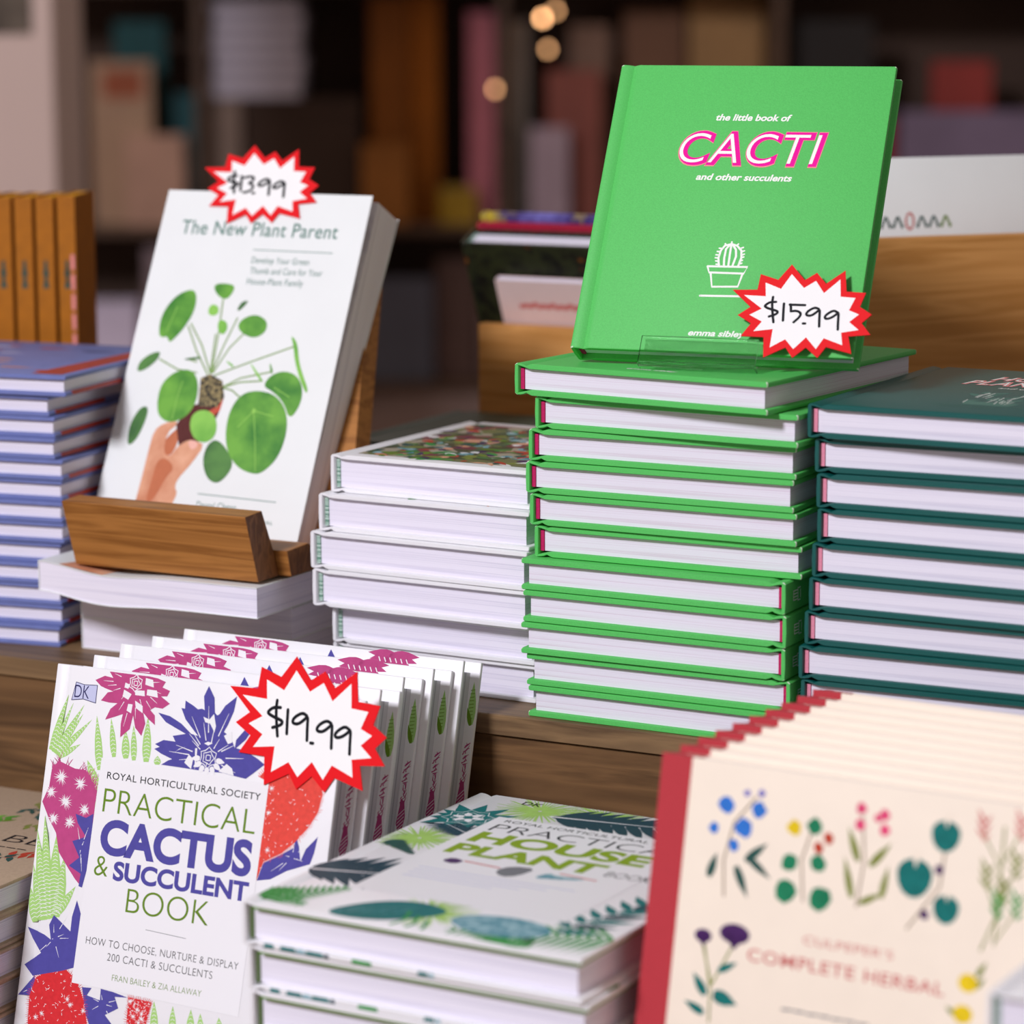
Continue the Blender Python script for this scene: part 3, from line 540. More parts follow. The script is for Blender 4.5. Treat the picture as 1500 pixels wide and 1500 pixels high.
# clear acrylic stand under the leaning green book
m, nt, p = base_mat('clear_acrylic')
p.inputs['Base Color'].default_value = (0.97, 0.99, 0.98, 1)
p.inputs['Roughness'].default_value = 0.03
p.inputs['Transmission Weight'].default_value = 1.0
p.inputs['IOR'].default_value = 1.3
M_ACR = m
st = thing('acrylic_book_stand', 'clear acrylic stand holding up the leaning green book', 'book stand')
S_M = lean_pose(30.2, 4.6, 198.9, 6.8, 30.2, 0)      # local: x right, y up the cover, z towards the viewer
def stand_piece(name, a, b_, c_, d_, e_, f_):
    mb = MB(); mb.box(a, b_, c_, d_, e_, f_, M_ACR, 0.4)
    o = mb.build(name, st); o.matrix_world = S_M; return o
stand_piece('front_lip', 40, 103, -8.5, 6.2, 3.4, 5.2)
stand_piece('cradle', 40, 103, -10.2, -8.6, -17.6, 5.2)
stand_piece('back_rest', 46, 97, -10.0, 120, -19.6, -17.8)

# ------------------------------------------------------------------ bottle-teal hardbacks on the right
def teal_title(mb, z):
    T_ = ART['T']
    for s, x, y, w, h in T_['text'][:2]:
        mb.text(s, x, y, w, h, z, INK['salmon'], shear=0.2, weight=0.05, spacing=1.08)
        mb.text(s, x + .4, y + .6, w - 2, h - 2, z + .05, INK['white'], shear=0.2, weight=-0.01, spacing=1.08)
    mb.text('and other greenery', 66, 96, 52, 4.4, z, INK['white'], shear=0.2, weight=0.01)
    mb.text('emma sibley', 60, 22, 31, 4.2, z, INK['tealgrey'], shear=0.2, weight=0.012)
def teal_art(mb, z):
    r = random.Random(3)
    for k in range(26):
        a = 66 + 32 * r.random(); h = 44 + 34 * r.random()
        mb.leaf((a, h), (a + r.uniform(-9, 9), h + r.uniform(4, 10)), 4.5, z, INK['tealgrey'])
        mb.stroke([(a, h - 6), (a + r.uniform(-2, 2), h + 4)], 0.5, z + .02, INK['white'])
    mb.poly([(70, 32), (94, 32), (97, 44), (67, 44)], z, INK['tealgrey'])
    mb.stroke([(52, 29.5), (112, 29.5)], 0.9, z, INK['tealgrey'])
TW, TD, TT = 168.0, 172.0, 17.6
tz = [160.9, 142.7, 123.5, 105.4, 88.2, 71.3, 53.9, 35.8, 17.8, 0.1]
tt = 178.4
tx = [165.6, 168.6, 170.5, 171.2, 169, 167.6, 165, 162.8, 163.8, 165]
tth = [-1.2, 2.4, 0.4, -0.6, -0.8, -0.4, 0.3, 1.2, 0.8, 0.0]
ty = [1, 4, 2, 2, 1, 1, 2, 0, 1, 2]
TP = ['topmost book of the right-hand stack, cover showing', 'second from the top of the right-hand stack, under the shadow', 'third from the top of the right-hand stack', 'fourth from the top of the right-hand stack',
      'fifth from the top of the right-hand stack', 'fourth up from the lowest one that shows in the right-hand stack', 'third up from the lowest one that shows in the right-hand stack', 'second up from the lowest one that shows in the right-hand stack',
      'lowest one that shows in the right-hand stack', 'bottom book of the right-hand stack behind the red spines']
TL = 17.8
tb = thing('teal_hardback', 'dark teal hardback, ' + TP[0], 'book', 'teal hardbacks in the right-hand stack')
hardback(tb, TW, TD, TL - 0.2, M_TEAL, M_PAGE_W, M_ROSEBAND, scuff=None, art=teal_art, title=teal_title, b=2.9)
tb.matrix_world = flat_pose(tx[0], ty[0], 9 * TL, tth[0])
for i in range(1, 10):
    dup(tb, 'dark teal hardback, ' + TP[i], matrix=flat_pose(tx[i], ty[i], (9 - i) * TL, tth[i]))

# ------------------------------------------------------------------ white hardbacks
def white_art(mb, z):
    q = [(12, 9), (122, 9), (122, 140), (12, 140)]
    mb.poly(q, z, ramp_mat('photo_plants', [(0.0, (58, 66, 34)), (0.3, (112, 118, 70)), (0.45, (168, 160, 140)), (0.6, (66, 90, 60)), (0.72, (120, 44, 56)), (0.82, (206, 150, 130)), (0.92, (90, 110, 96))], 85, kind='cells', rough=0.4, interp='CONSTANT'))
    r = random.Random(5)
    cols = ['moss', 'soil', 'brick', 'fern', 'mist', 'aubergine', 'skin', 'olive', 'herbdark', 'paper', 'pilea_dark']
    for k in range(240):
        x, y = r.uniform(16, 116), r.uniform(10, 132)
        mb.leaf((x, y), (x + r.uniform(-12, 12), y + r.uniform(-9, 9)), r.uniform(3, 8), z + 0.004 * k / 24 + .01, INK[r.choice(cols)])
WW, WD, WT = 128.0, 150.0, 20.6
wx = [-130.4, -135.0, -139.5, -138.5, -130, -131]
wy = [28, 22, 20, 20, 27, 29]
wth = [-2.6, -2.7, -2.9, -2.5, -2.3, -2.4]
WP = ['topmost of its stack, with a photo of leaves and flowers on the cover', 'second from the top of the white stack', 'third from the top of the white stack, furthest to the left', 'fourth from the top of the white stack',
      'fifth from the top of the white stack, set back in shadow', 'bottom one of the white stack, resting on the shelf']
WS = 21.4
wb = thing('white_hardback', 'white hardback, ' + WP[0], 'book', 'white hardbacks left of the green stack')
hardback(wb, WW, WD, WS - 0.1, M_WHITE, M_PAGE_W, M_GREENBAND, art=white_art, b=2.6, inset=3.5)
wb.matrix_world = flat_pose(wx[0], wy[0], 5 * WS, wth[0])
for i in range(1, 6):
    dup(wb, 'white hardback, ' + WP[i], matrix=flat_pose(wx[i], wy[i], (5 - i) * WS, wth[i]) @ Matrix.Diagonal(((0.5 - wx[i]) / WW, 1, 1, 1)))

# ------------------------------------------------------------------ bottle-green hardbacks lying behind
def dk_title(mb, z):
    mb.poly([(72, 120), (104, 124), (104, 130), (72, 126)], z, INK['tealgrey'])
db = thing('bottle_green_hardback', 'bottle green hardback lying behind the white stack, topmost of its pile', 'book', 'bottle green pile behind the white stack')
hardback(db, 150, 145, 27.4, M_DKGREEN, M_PAGE_W, M_GREENBAND, title=dk_title)
db.matrix_world = flat_pose(-216, 187, 82.7, 0)
for i in range(3):
    dup(db, 'bottle green hardback in the pile behind the white stack, %s' % ['second from top', 'third from top', 'lowest'][i], matrix=flat_pose(-214 + 2 * i, 188, 55.2 - 27.5 * i, 0.5 * i))

# ------------------------------------------------------------------ blue hardbacks at the left edge
BW, BD, BT = 150.0, 148.0, 12.5
def blue_art(mb, z):
    mb.poly([(BW - 26, 6), (BW - 6, 6), (BW - 2, 118), (BW - 18, 118)], z, M_REDB)
    r = random.Random(8)
    for k in range(16):
        x, y = r.uniform(20, 120), r.uniform(12, 130)
        mb.leaf((x, y), (x + r.uniform(6, 26), y + r.uniform(-4, 5)), 5, z, INK[r.choice(['brick', 'lavender', 'navy', 'skin'])])
bxr = [-303, -316, -313, -312, -307.5, -309, -308, -308, -311, -312, -311, -311, -312]
bb = thing('blue_hardback', 'periwinkle blue hardback, topmost of the left-hand stack, with a brick red band', 'book', 'blue hardbacks in the left-hand stack')
def blue_inside(mb, z): pass
hardback(bb, BW, BD, BT - 0.1, M_BLUEC, M_PAGE_W, M_BLUED, art=blue_art, b=2.6, inset=2.5, back_cover=M_BLUEC)
mb = MB(); mb.box(BW - 0.35, BW + 0.12, 8, 70, 0.5, 3.0, M_REDB); mb.build('red_edge_band', bb, 'brick red band on the cover edge')
ORD = ['second', 'third', 'fourth', 'fifth', 'sixth', 'seventh', 'eighth', 'ninth', 'tenth', 'eleventh', 'twelfth', 'thirteenth']
def blue_pose(i):
    a = 7.5 + 0.15 * ((i * 7) % 5 - 2)
    xr = bxr[i] - 5
    return flat_pose(xr - BW * math.cos(rad(a)), 26 + (i * 37 % 3) - BW * math.sin(rad(a)), (12 - i) * BT, a)
bb.matrix_world = blue_pose(0)
for i in range(1, 13):
    lab = 'periwinkle blue hardback, %s from the top of the left-hand blue stack' % ORD[i - 1]
    if i == 12: lab = 'periwinkle blue hardback at the bottom of the left-hand stack, on the shelf'
    dup(bb, lab, matrix=blue_pose(i))

# ------------------------------------------------------------------ mustard paperbacks standing behind the blue stack
def y_mark(root, h, T):
    mb = MB()
    for k in range(4):
        y = 192 + k * 4
        mb.face([(-0.1, y, T / 2 - 2 + k % 2), (-0.1, y, T / 2 + 2 - k % 2), (-0.1, y + 6, T / 2 + 1), (-0.1, y + 6, T / 2 - 1)], INK['herbdark'])
    return mb.build('spine_emblem', root)
M_YEDGE = page_mat('mustard_page_edge', (214, 150, 20), (186, 120, 10))
YH, YT, YD = 252.0, 11.6, 60.0
rowdir = rad(23)
def yellow_pose(i):
    # spine faces the viewer, front cover faces right
    ox, oy = -429 - 0, 212
    s = (i + 1) * (YT + 1.9)
    px, py = ox - math.cos(rowdir) * s, oy - math.sin(rowdir) * s
    # local x (spine to fore edge) -> away from viewer, y -> up, z (thickness) -> along the row
    ex = Vector((-math.sin(rowdir), math.cos(rowdir), 0)); ey = Vector((0, 0, 1)); ez = ex.cross(ey)
    return Matrix.Translation(Vector((px, py, 0.2)) * MM) @ Matrix((ex, ey, ez)).transposed().to_4x4()
yb = thing('mustard_paperback', 'mustard yellow book standing behind the blue stack, rightmost of its row', 'book', 'mustard books standing in a row')
paperback(yb, YD, YH, YT, M_YELLOW, M_YEDGE)
for ch in yb.children:
    if ch.name.startswith('spine'):
        y_mark(ch, YH, YT)
        mb = MB()
        for k in range(9): mb.face([(-0.12, 100 + k * 13, 8.4), (-0.12, 100 + k * 13, 10.6), (-0.12, 110 + k * 13, 10.6), (-0.12, 110 + k * 13, 8.4)], INK['salmon'])
        mb.build('spine_lettering', ch)
yb.matrix_world = yellow_pose(0)
YP = ['second from the right of its row', 'third from the right of its row', 'fourth from the right, beside the picture edge', 'leftmost, cut by the picture edge']
yc = thing('mustard_paperback', 'mustard yellow book standing behind the blue stack, ' + YP[0], 'book', 'mustard books standing in a row')
paperback(yc, YD, YH - 1, YT, M_YELLOW, M_YEDGE)
for ch in yc.children:
    if ch.name.startswith('spine'): y_mark(ch, YH, YT)
yc.matrix_world = yellow_pose(1.05)
for i in range(1, 4):
    dup(yc, 'mustard yellow book standing behind the blue stack, ' + YP[i], matrix=yellow_pose(1.05 + i * 1.04))

# ------------------------------------------------------------------ white paperbacks under the wooden stand
def bent(x):
    u = max(0.0, min(1.0, x / 150.0))
    return 3.2 * math.exp(-((u - 0.0) / 0.16) ** 2) - 2.2 * math.exp(-((u - 0.32) / 0.18) ** 2)
def bent_paperback(root, W, D, T, bend):
    n = 24
    def sheet(name, z0, z1, m, x0=0, x1=W, y0=0, y1=D):
        mb = MB()
        top = [(x0 + (x1 - x0) * i / n) for i in range(n + 1)]
        pr = [(x, z0 + bend(x)) for x in top] + [(x, z1 + bend(x)) for x in reversed(top)]
        mb.profile_y(pr, y0, y1, m, 0)
        return mb.build(name, root)
    sheet('back_cover', 0, 0.5, M_OFFWHITE); f = sheet('front_cover', T - 0.5, T, M_OFFWHITE)
    sheet('page_block', 0.5, T - 0.5, M_PAGE_W, 0.7, W - 0.5, 0.6, D - 0.8)
    mb = MB(); mb.box(0, 0.6, 0, D, 0.5 + bend(0), T - 0.5 + bend(0), M_OFFWHITE); mb.build('spine', root)
    return f
pb1 = thing('white_paperback', 'white paperback with a wavy bend lying under the wooden stand', 'book', 'white paperbacks under the wooden stand')
f = bent_paperback(pb1, 150, 200, 17.6, bent)
mb = MB()
mb.poly([(14, 1), (44, 1), (50, 30), (24, 40)], 0, INK['skin'])
for v in mb.bm.verts: v.co.z = (17.6 + bent(v.co.x / MM) + 0.15) * MM
mb.build('cover_art', f, 'orange tan print near the corner')
pb1.matrix_world = flat_pose(-308, -6, 38.2, -0.6)
pb2 = thing('white_paperback', 'white paperback in the shadow of the bent one, middle of the pile', 'book', 'white paperbacks under the wooden stand')
paperback(pb2, 146, 198, 18.6, M_OFFWHITE, M_PAGE_W)
pb2.matrix_world = flat_pose(-304.5, 30, 18.8, 0)
dup(pb2, 'white paperback at the bottom of its pile, resting on the shelf', matrix=flat_pose(-305, 31, 0.1, 0.3))

# ------------------------------------------------------------------ oak stand and the white paperback on it
ST = thing('oak_book_stand', 'oak book stand with a slanted ledge holding the white plant paperback', 'book stand')
LX0, LX1 = -285.0, -161.0
def xprofile(name, prof, x0, x1, m, parent, endm=None):
    """closed outline in (y, z) pushed along x"""
    mb = MB()
    a = sum(prof[i][0] * prof[(i + 1) % len(prof)][1] - prof[(i + 1) % len(prof)][0] * prof[i][1] for i in range(len(prof)))
    pr = prof if a > 0 else prof[::-1]
    mb.loops([[(x0, y, z) for y, z in pr], [(x1, y, z) for y, z in pr]], m, capm=endm or m)
    o = mb.build(name, parent)
    bv = o.modifiers.new('soft_edges', 'BEVEL'); bv.width = 0.0006; bv.segments = 2; bv.limit_method = 'ANGLE'
    return o
xprofile('ledge', [(-1, 57.6), (-13.5, 96.5), (4, 97.5), (17, 70), (21, 57.6)], LX0, LX1, M_OAK, ST, M_OAKEND)
xprofile('base', [(21.2, 57.6), (16.8, 73.0), (40, 74.0), (72.6, 57.6)], LX0, -153, M_OAK, ST, M_OAKEND)
mb = MB()
def bb_y(z): return 71.8 + (z - 58.0) * 0.615
rings = []
for x0, x1, z in ((LX0, -147, 57.8), (-262, -183, 206)):
    rings.append([(x0, bb_y(z), z), (x1, bb_y(z), z), (x1, bb_y(z) + 17, z), (x0, bb_y(z) + 17, z)])
mb.loops(rings, M_OAK); mb.build('back_board', ST)

P = ART['P']
PW, PH, PT = 141.5, 217.9, 19.3
def pp_art(mb, z):
    for q in P['stem']: mb.stroke(q, 1.0, z, INK['stem'])
    for i, q in enumerate(P['hand']): mb.poly(chaikin(q, 1), z + .03 if i == 0 else z + .01, INK['skin' if i == 0 else 'skindark'])
    mb.poly(chaikin(P['handsh'], 2), z + .045, INK['skindark'])
    mb.poly(P['pot'], z + .02 if False else z + .025, INK['potbrown'])
    mb.poly(P['rim'], z + .055, INK['potred'])
    mb.poly(P['soil'], z + .06, INK['soil'])
    mb.poly(chaikin(P['nail'], 2), z + .07, INK['nail'])
    kinds = ['pilea', 'pilea', 'pilea_light', 'pilea_light', 'pilea', 'pilea_dark', 'pilea_dark', 'pilea', 'pilea_dark', 'pilea_dark', 'pilea', 'pilea', 'pilea_light', 'pilea_light', 'pilea_dark', 'pilea_light', 'pilea', 'pilea_light']
    for i, (q, k) in enumerate(zip(P['leaf'], kinds)): mb.poly(chaikin(q, 2), z + .08 + .004 * i, INK[k])
    for q in P['vein']: mb.stroke(q, 0.5, z + .17, INK['vein'])
    mb.disc(P['vein'][0][0][0], P['vein'][0][0][1], 1.2, 1.6, z + .18, INK['vein'])
    for q in P['line']: mb.stroke(q, 0.5, z, INK['tealgrey'])
def pp_title(mb, z):
    for i, (s, x, y, w, h) in enumerate(P['text']):
        mb.text(s, x, y, w, h, z, INK['tealgrey'], weight=0.0 if i else 0.006, spacing=1.05)
pp = thing('plant_paperback', 'white paperback showing a hand holding a potted plant, on the oak stand', 'book', 'paperback on the oak stand')
paperback(pp, PW, PH, PT, M_OFFWHITE, M_PAGE_LILAC, pp_art, pp_title, taper=8.0, c=0.6, splay=18.0)
pp.matrix_world = lean_pose(-313.26, 53.18, 68.36, 1.92, 26.77, PT)

# ------------------------------------------------------------------ cactus and succulent hardbacks leaning in a row
R = ART['R']
RW, RH, RT = 178.8, 214.5, 22.6
def arcs(mb, b, t, w, z):
    dx, dy = t[0] - b[0], t[1] - b[1]; l = math.hypot(dx, dy); px, py = -dy / l, dx / l
    n = max(3, int(l / 2.1))
    for i in range(1, n):
        k = i / n * 0.92
        v = (0.85 if k < .3 else 1 - (k - .3) / .72) * 0.36 * w
        cx, cy = b[0] + dx * k, b[1] + dy * k
        mb.stroke([(cx - px * v, cy - py * v), (cx + dx / l * 0.7, cy + dy / l * 0.7), (cx + px * v, cy + py * v)], 0.32, z, INK['paper'])
def starburst(mb, x, y, r, z, n=18, w=0.9, seed=1, m='paper'):
    q = random.Random(seed)
    for i in range(n):
        a = 2 * math.pi * i / n + q.uniform(-.15, .15); k = r * q.uniform(.65, 1.05)
        mb.poly([(x - math.sin(a) * w / 2, y + math.cos(a) * w / 2), (x + math.sin(a) * w / 2, y - math.cos(a) * w / 2), (x + math.cos(a) * k, y + math.sin(a) * k)], z, INK[m])
def rosette_lines(mb, x, y, r, z, m, n=5):
    for ring in range(3):
        rr = r * (ring + 1) / 3; k = n + ring
        for i in range(k):
            a = 2 * math.pi * (i + ring * .5) / k; b2 = a + 2 * math.pi / k
            mb.stroke([(x + rr * .8 * math.cos(a), y + rr * .8 * math.sin(a)), (x + rr * 1.05 * math.cos((a + b2) / 2), y + rr * 1.05 * math.sin((a + b2) / 2)), (x + rr * .8 * math.cos(b2), y + rr * .8 * math.sin(b2))], 0.5, z, INK[m])
def inside_poly(p, q):
    x, y = p; r = False; n = len(q)
    for i in range(n):
        x1, y1 = q[i]; x2, y2 = q[i - 1]
        if (y1 > y) != (y2 > y) and x < (x2 - x1) * (y - y1) / (y2 - y1) + x1: r = not r
    return r
def clamp_cover(q): return [(min(max(x, 0.8), RW - 0.8), min(max(y, 1), RH - 0.9)) for x, y in q]
def cactus_art(mb, z):
    q_ = random.Random(11)
    for b, t, w in R['leaf']:
        b, t = clamp_cover([b, t]); w *= 1.45; mb.leaf(b, t, w, z, INK['leaf']); arcs(mb, b, t, w, z + .01)
    for q in R['blue2'][:1]: pass
    mb.poly(clamp_cover(R['cact']), z + .02, INK['plum'])
    cc = R['cact']
    for k in range(46):
        i = q_.randrange(2, 9); a, b = cc[i], cc[i + 1]; u = q_.random()
        x, y = a[0] + (b[0] - a[0]) * u, a[1] + (b[1] - a[1]) * u
        if x < 2: continue
        mb.stroke([(x, y), (x + q_.uniform(-3, 3), min(y + q_.uniform(2, 5.5), RH - 1))], 0.5, z + .02, INK['plum'], taper=True)
    for k, (x, y) in enumerate(R['cstar']): starburst(mb, x, y, 5.0 if k in (0, 1, 3) else 4.2, z + .03, seed=k, w=0.8)
    for q in R['red']:
        q = clamp_cover(q); mb.poly(q, z + .035, INK['coral' if q is not None and q[0][0] > 100 else 'red'])
    for q in R['red']:
        xs = [p[0] for p in q]; ys = [p[1] for p in q]
        for k in range(150):
            p = (q_.uniform(min(xs), max(xs)), q_.uniform(min(ys), max(ys)))
            if not inside_poly(p, q): continue
            a = q_.uniform(0, 3.14); l = q_.uniform(.6, 1.8)
            mb.stroke([p, (p[0] + l * math.cos(a), p[1] + l * math.sin(a))], 0.35, z + .045, INK['paper'], taper=True)
            if k % 17 == 0: starburst(mb, p[0], p[1], 2.4, z + .046, 8, 0.45, k)
        n = len(q)
        for i in range(n):
            a, b = q[i - 1], q[i]; m_ = max(2, int(math.hypot(b[0] - a[0], b[1] - a[1]) / 1.0))
            for k in range(m_):
                x, y = a[0] + (b[0] - a[0]) * k / m_, a[1] + (b[1] - a[1]) * k / m_
                cx, cy = sum(xs) / n, sum(ys) / n; d = math.hypot(x - cx, y - cy) or 1
                e = q_.uniform(1.0, 2.6)
                if 1 < x + (x - cx) / d * e < RW - 1: mb.stroke([(x, y), (x + (x - cx) / d * e, y + (y - cy) / d * e)], 0.4, z + .034, INK['coral' if q[0][0] > 100 else 'red'], taper=True)
    for q in R['blue2']: mb.poly(clamp_cover(q), z + .05 if q[0][0] < 60 and q[0][1] > 90 else z + .03, INK['violet'])
    for q in R['blue2']:
        c = (sum(p[0] for p in q) / len(q), sum(p[1] for p in q) / len(q))
        for k in range(0, len(q), 2):
            mb.stroke([(c[0] * .75 + q[k][0] * .25, c[1] * .75 + q[k][1] * .25), (c[0] * .4 + q[k][0] * .6, c[1] * .4 + q[k][1] * .6)], 0.4, z + .06, INK['paper'], taper=True)
    mb.poly(clamp_cover(R['mag']), z + .05, INK['plum'])
    for q in R['magw']: mb.poly(q, z + .06, INK['paper'])
    x, y = R['magc'][0]; rosette_lines(mb, x, y, 4.2, z + .07, 'paper', 4)
    for i in range(0, len(R['mag']), 3):
        a = R['mag'][i]; mb.stroke([(x + (a[0] - x) * .55, y + (a[1] - y) * .55), (x + (a[0] - x) * .8, y + (a[1] - y) * .8)], 0.45, z + .065, INK['paper'], taper=True)
    # second plum rosette at the head on the right
    fx, fy = 136, 213.4
    for k in range(9):
        a = math.pi * (1 + k / 8.0)
        mb.leaf((fx, fy), (fx + 16 * math.cos(a), min(RH - 1, fy + 9 * math.sin(a))), 5, z + .05, INK['plum'])
    for k in range(6): mb.stroke([(fx - 9 + 3.4 * k, fy - 2), (fx - 8 + 3.4 * k, fy - 4)], .6, z + .06, INK['paper'])
    mb.poly(clamp_cover(R['blue']), z + .052, INK['violet'])
    for q in R['bluew']: mb.poly(q, z + .065, INK['paper'])
    bx, by = R['bluec']
    for i in range(2, len(R['blue']), 3):
        a = R['blue'][i]; d = math.hypot(a[0] - bx, a[1] - by)
        mb.stroke([(bx + (a[0] - bx) * .35, by + (a[1] - by) * .35), (bx + (a[0] - bx) * .72, by + (a[1] - by) * .72)], 0.6, z + .064, INK['paper'], taper=True)
    for k in range(7):
        a = math.pi * (1.05 + k * .15); mb.leaf((bx + 5 * math.cos(a), by + 5 * math.sin(a)), (bx + 10.5 * math.cos(a), by + 9.5 * math.sin(a)), 3.0, z + .064, INK['paper'])
    x, y = R['bluec']; rosette_lines(mb, x, y, 5.2, z + .07, 'paper', 4)
    mb.poly(R['panel'], z + .08, INK['paper'])
    # open-book mark
    d = R['dk']; mb.poly(d, z + .08, INK['lavender'])
    for a, b in zip(d, d[1:] + d[:1]): mb.stroke([a, b], 0.35, z + .09, INK['navy'])
    mb.stroke([d[2], d[5]], 0.3, z + .09, INK['navy'])
    mb.stroke([R['line'][0], R['line'][1]], 0.28, z + .09, INK['grey'])
def cactus_title(mb, z):
    z += .06
    d = R['dk']
    mb.text('DK', d[0][0] + 1.4, (d[0][1] + d[5][1]) / 2 + 1.0, 9.4, 6.6, z, INK['navy'], weight=-0.004)
    cols = ['black', 'olive', 'violet', 'olive', 'violet', 'olive', 'black', 'black', 'olive']
    wts = [0.004, -0.012, 0.042, -0.008, 0.036, -0.014, -0.012, -0.012, -0.012]
    for (s, x, y, w, h), c, wt in zip(R['text'], cols, wts):
        mb.text(s, x, y, w, h, z, INK[c], weight=wt, spacing=1.06 if c == 'black' else 1.0)
def cactus_inside(mb, z):
    # print on the inside of the back cover that shows past the pages
    x = RW - 3.3
    mb.leaf((x + .8, 181), (x + .4, 204), 4.8, z, INK['leaf'])
    for k in range(9): mb.stroke([(x - 1.0, 184 + k * 1.9), (x + 1.4, 184.5 + k * 1.9)], .35, z + .02, INK['leafdark'])
    mb.leaf((x + .8, 180.4), (x - 2, 190), 2.6, z + .03, INK['leafdark'])
    mb.poly([(x - 2.6, 138), (x + .4, 129), (x + 2.4, 142), (x + 1, 150), (x - 1, 151)], z, INK['plum'])
    q = random.Random(4)
    for k in range(30):
        y = 148 + k * 0.75; mb.stroke([(x + q.uniform(-2, 1), y), (x + q.uniform(-1, 2.4), y + q.uniform(1, 3.4))], .7, z, INK['plum'], taper=True)
    for k in range(5): mb.stroke([(x - 2, 134 + 2 * k), (x + 1.6, 138 + 2 * k)], .3, z + .03, INK['paper'])
rc = thing('cactus_hardback', 'white hardback patterned with cacti and succulents, frontmost of the leaning row', 'book', 'cactus and succulent hardbacks leaning in a row')
hardback(rc, RW, RH, RT, M_WHITE, M_PAGE_GREY, M_GREENBAND, inset=6.0, b=2.6, concave=3.0, art=cactus_art, title=cactus_title, inside=cactus_inside)
RB = (-205.8, -185.0, -174.5)
rc.matrix_world = lean_pose(RB[0], RB[1], RB[2], -0.84, 14.42, RT)
RL = ['second from the front of the leaning row', 'middle one of the leaning row', 'second from the back of the leaning row', 'backmost of the leaning row, against the wooden riser']
for (dx, dy), l in zip(((5, 26), (1.5, 56), (6, 80), (11, 104)), RL):
    dup(rc, 'white hardback patterned with cacti and succulents, ' + l, matrix=lean_pose(RB[0] + dx, RB[1] + dy, RB[2], -0.84, 14.42, RT))

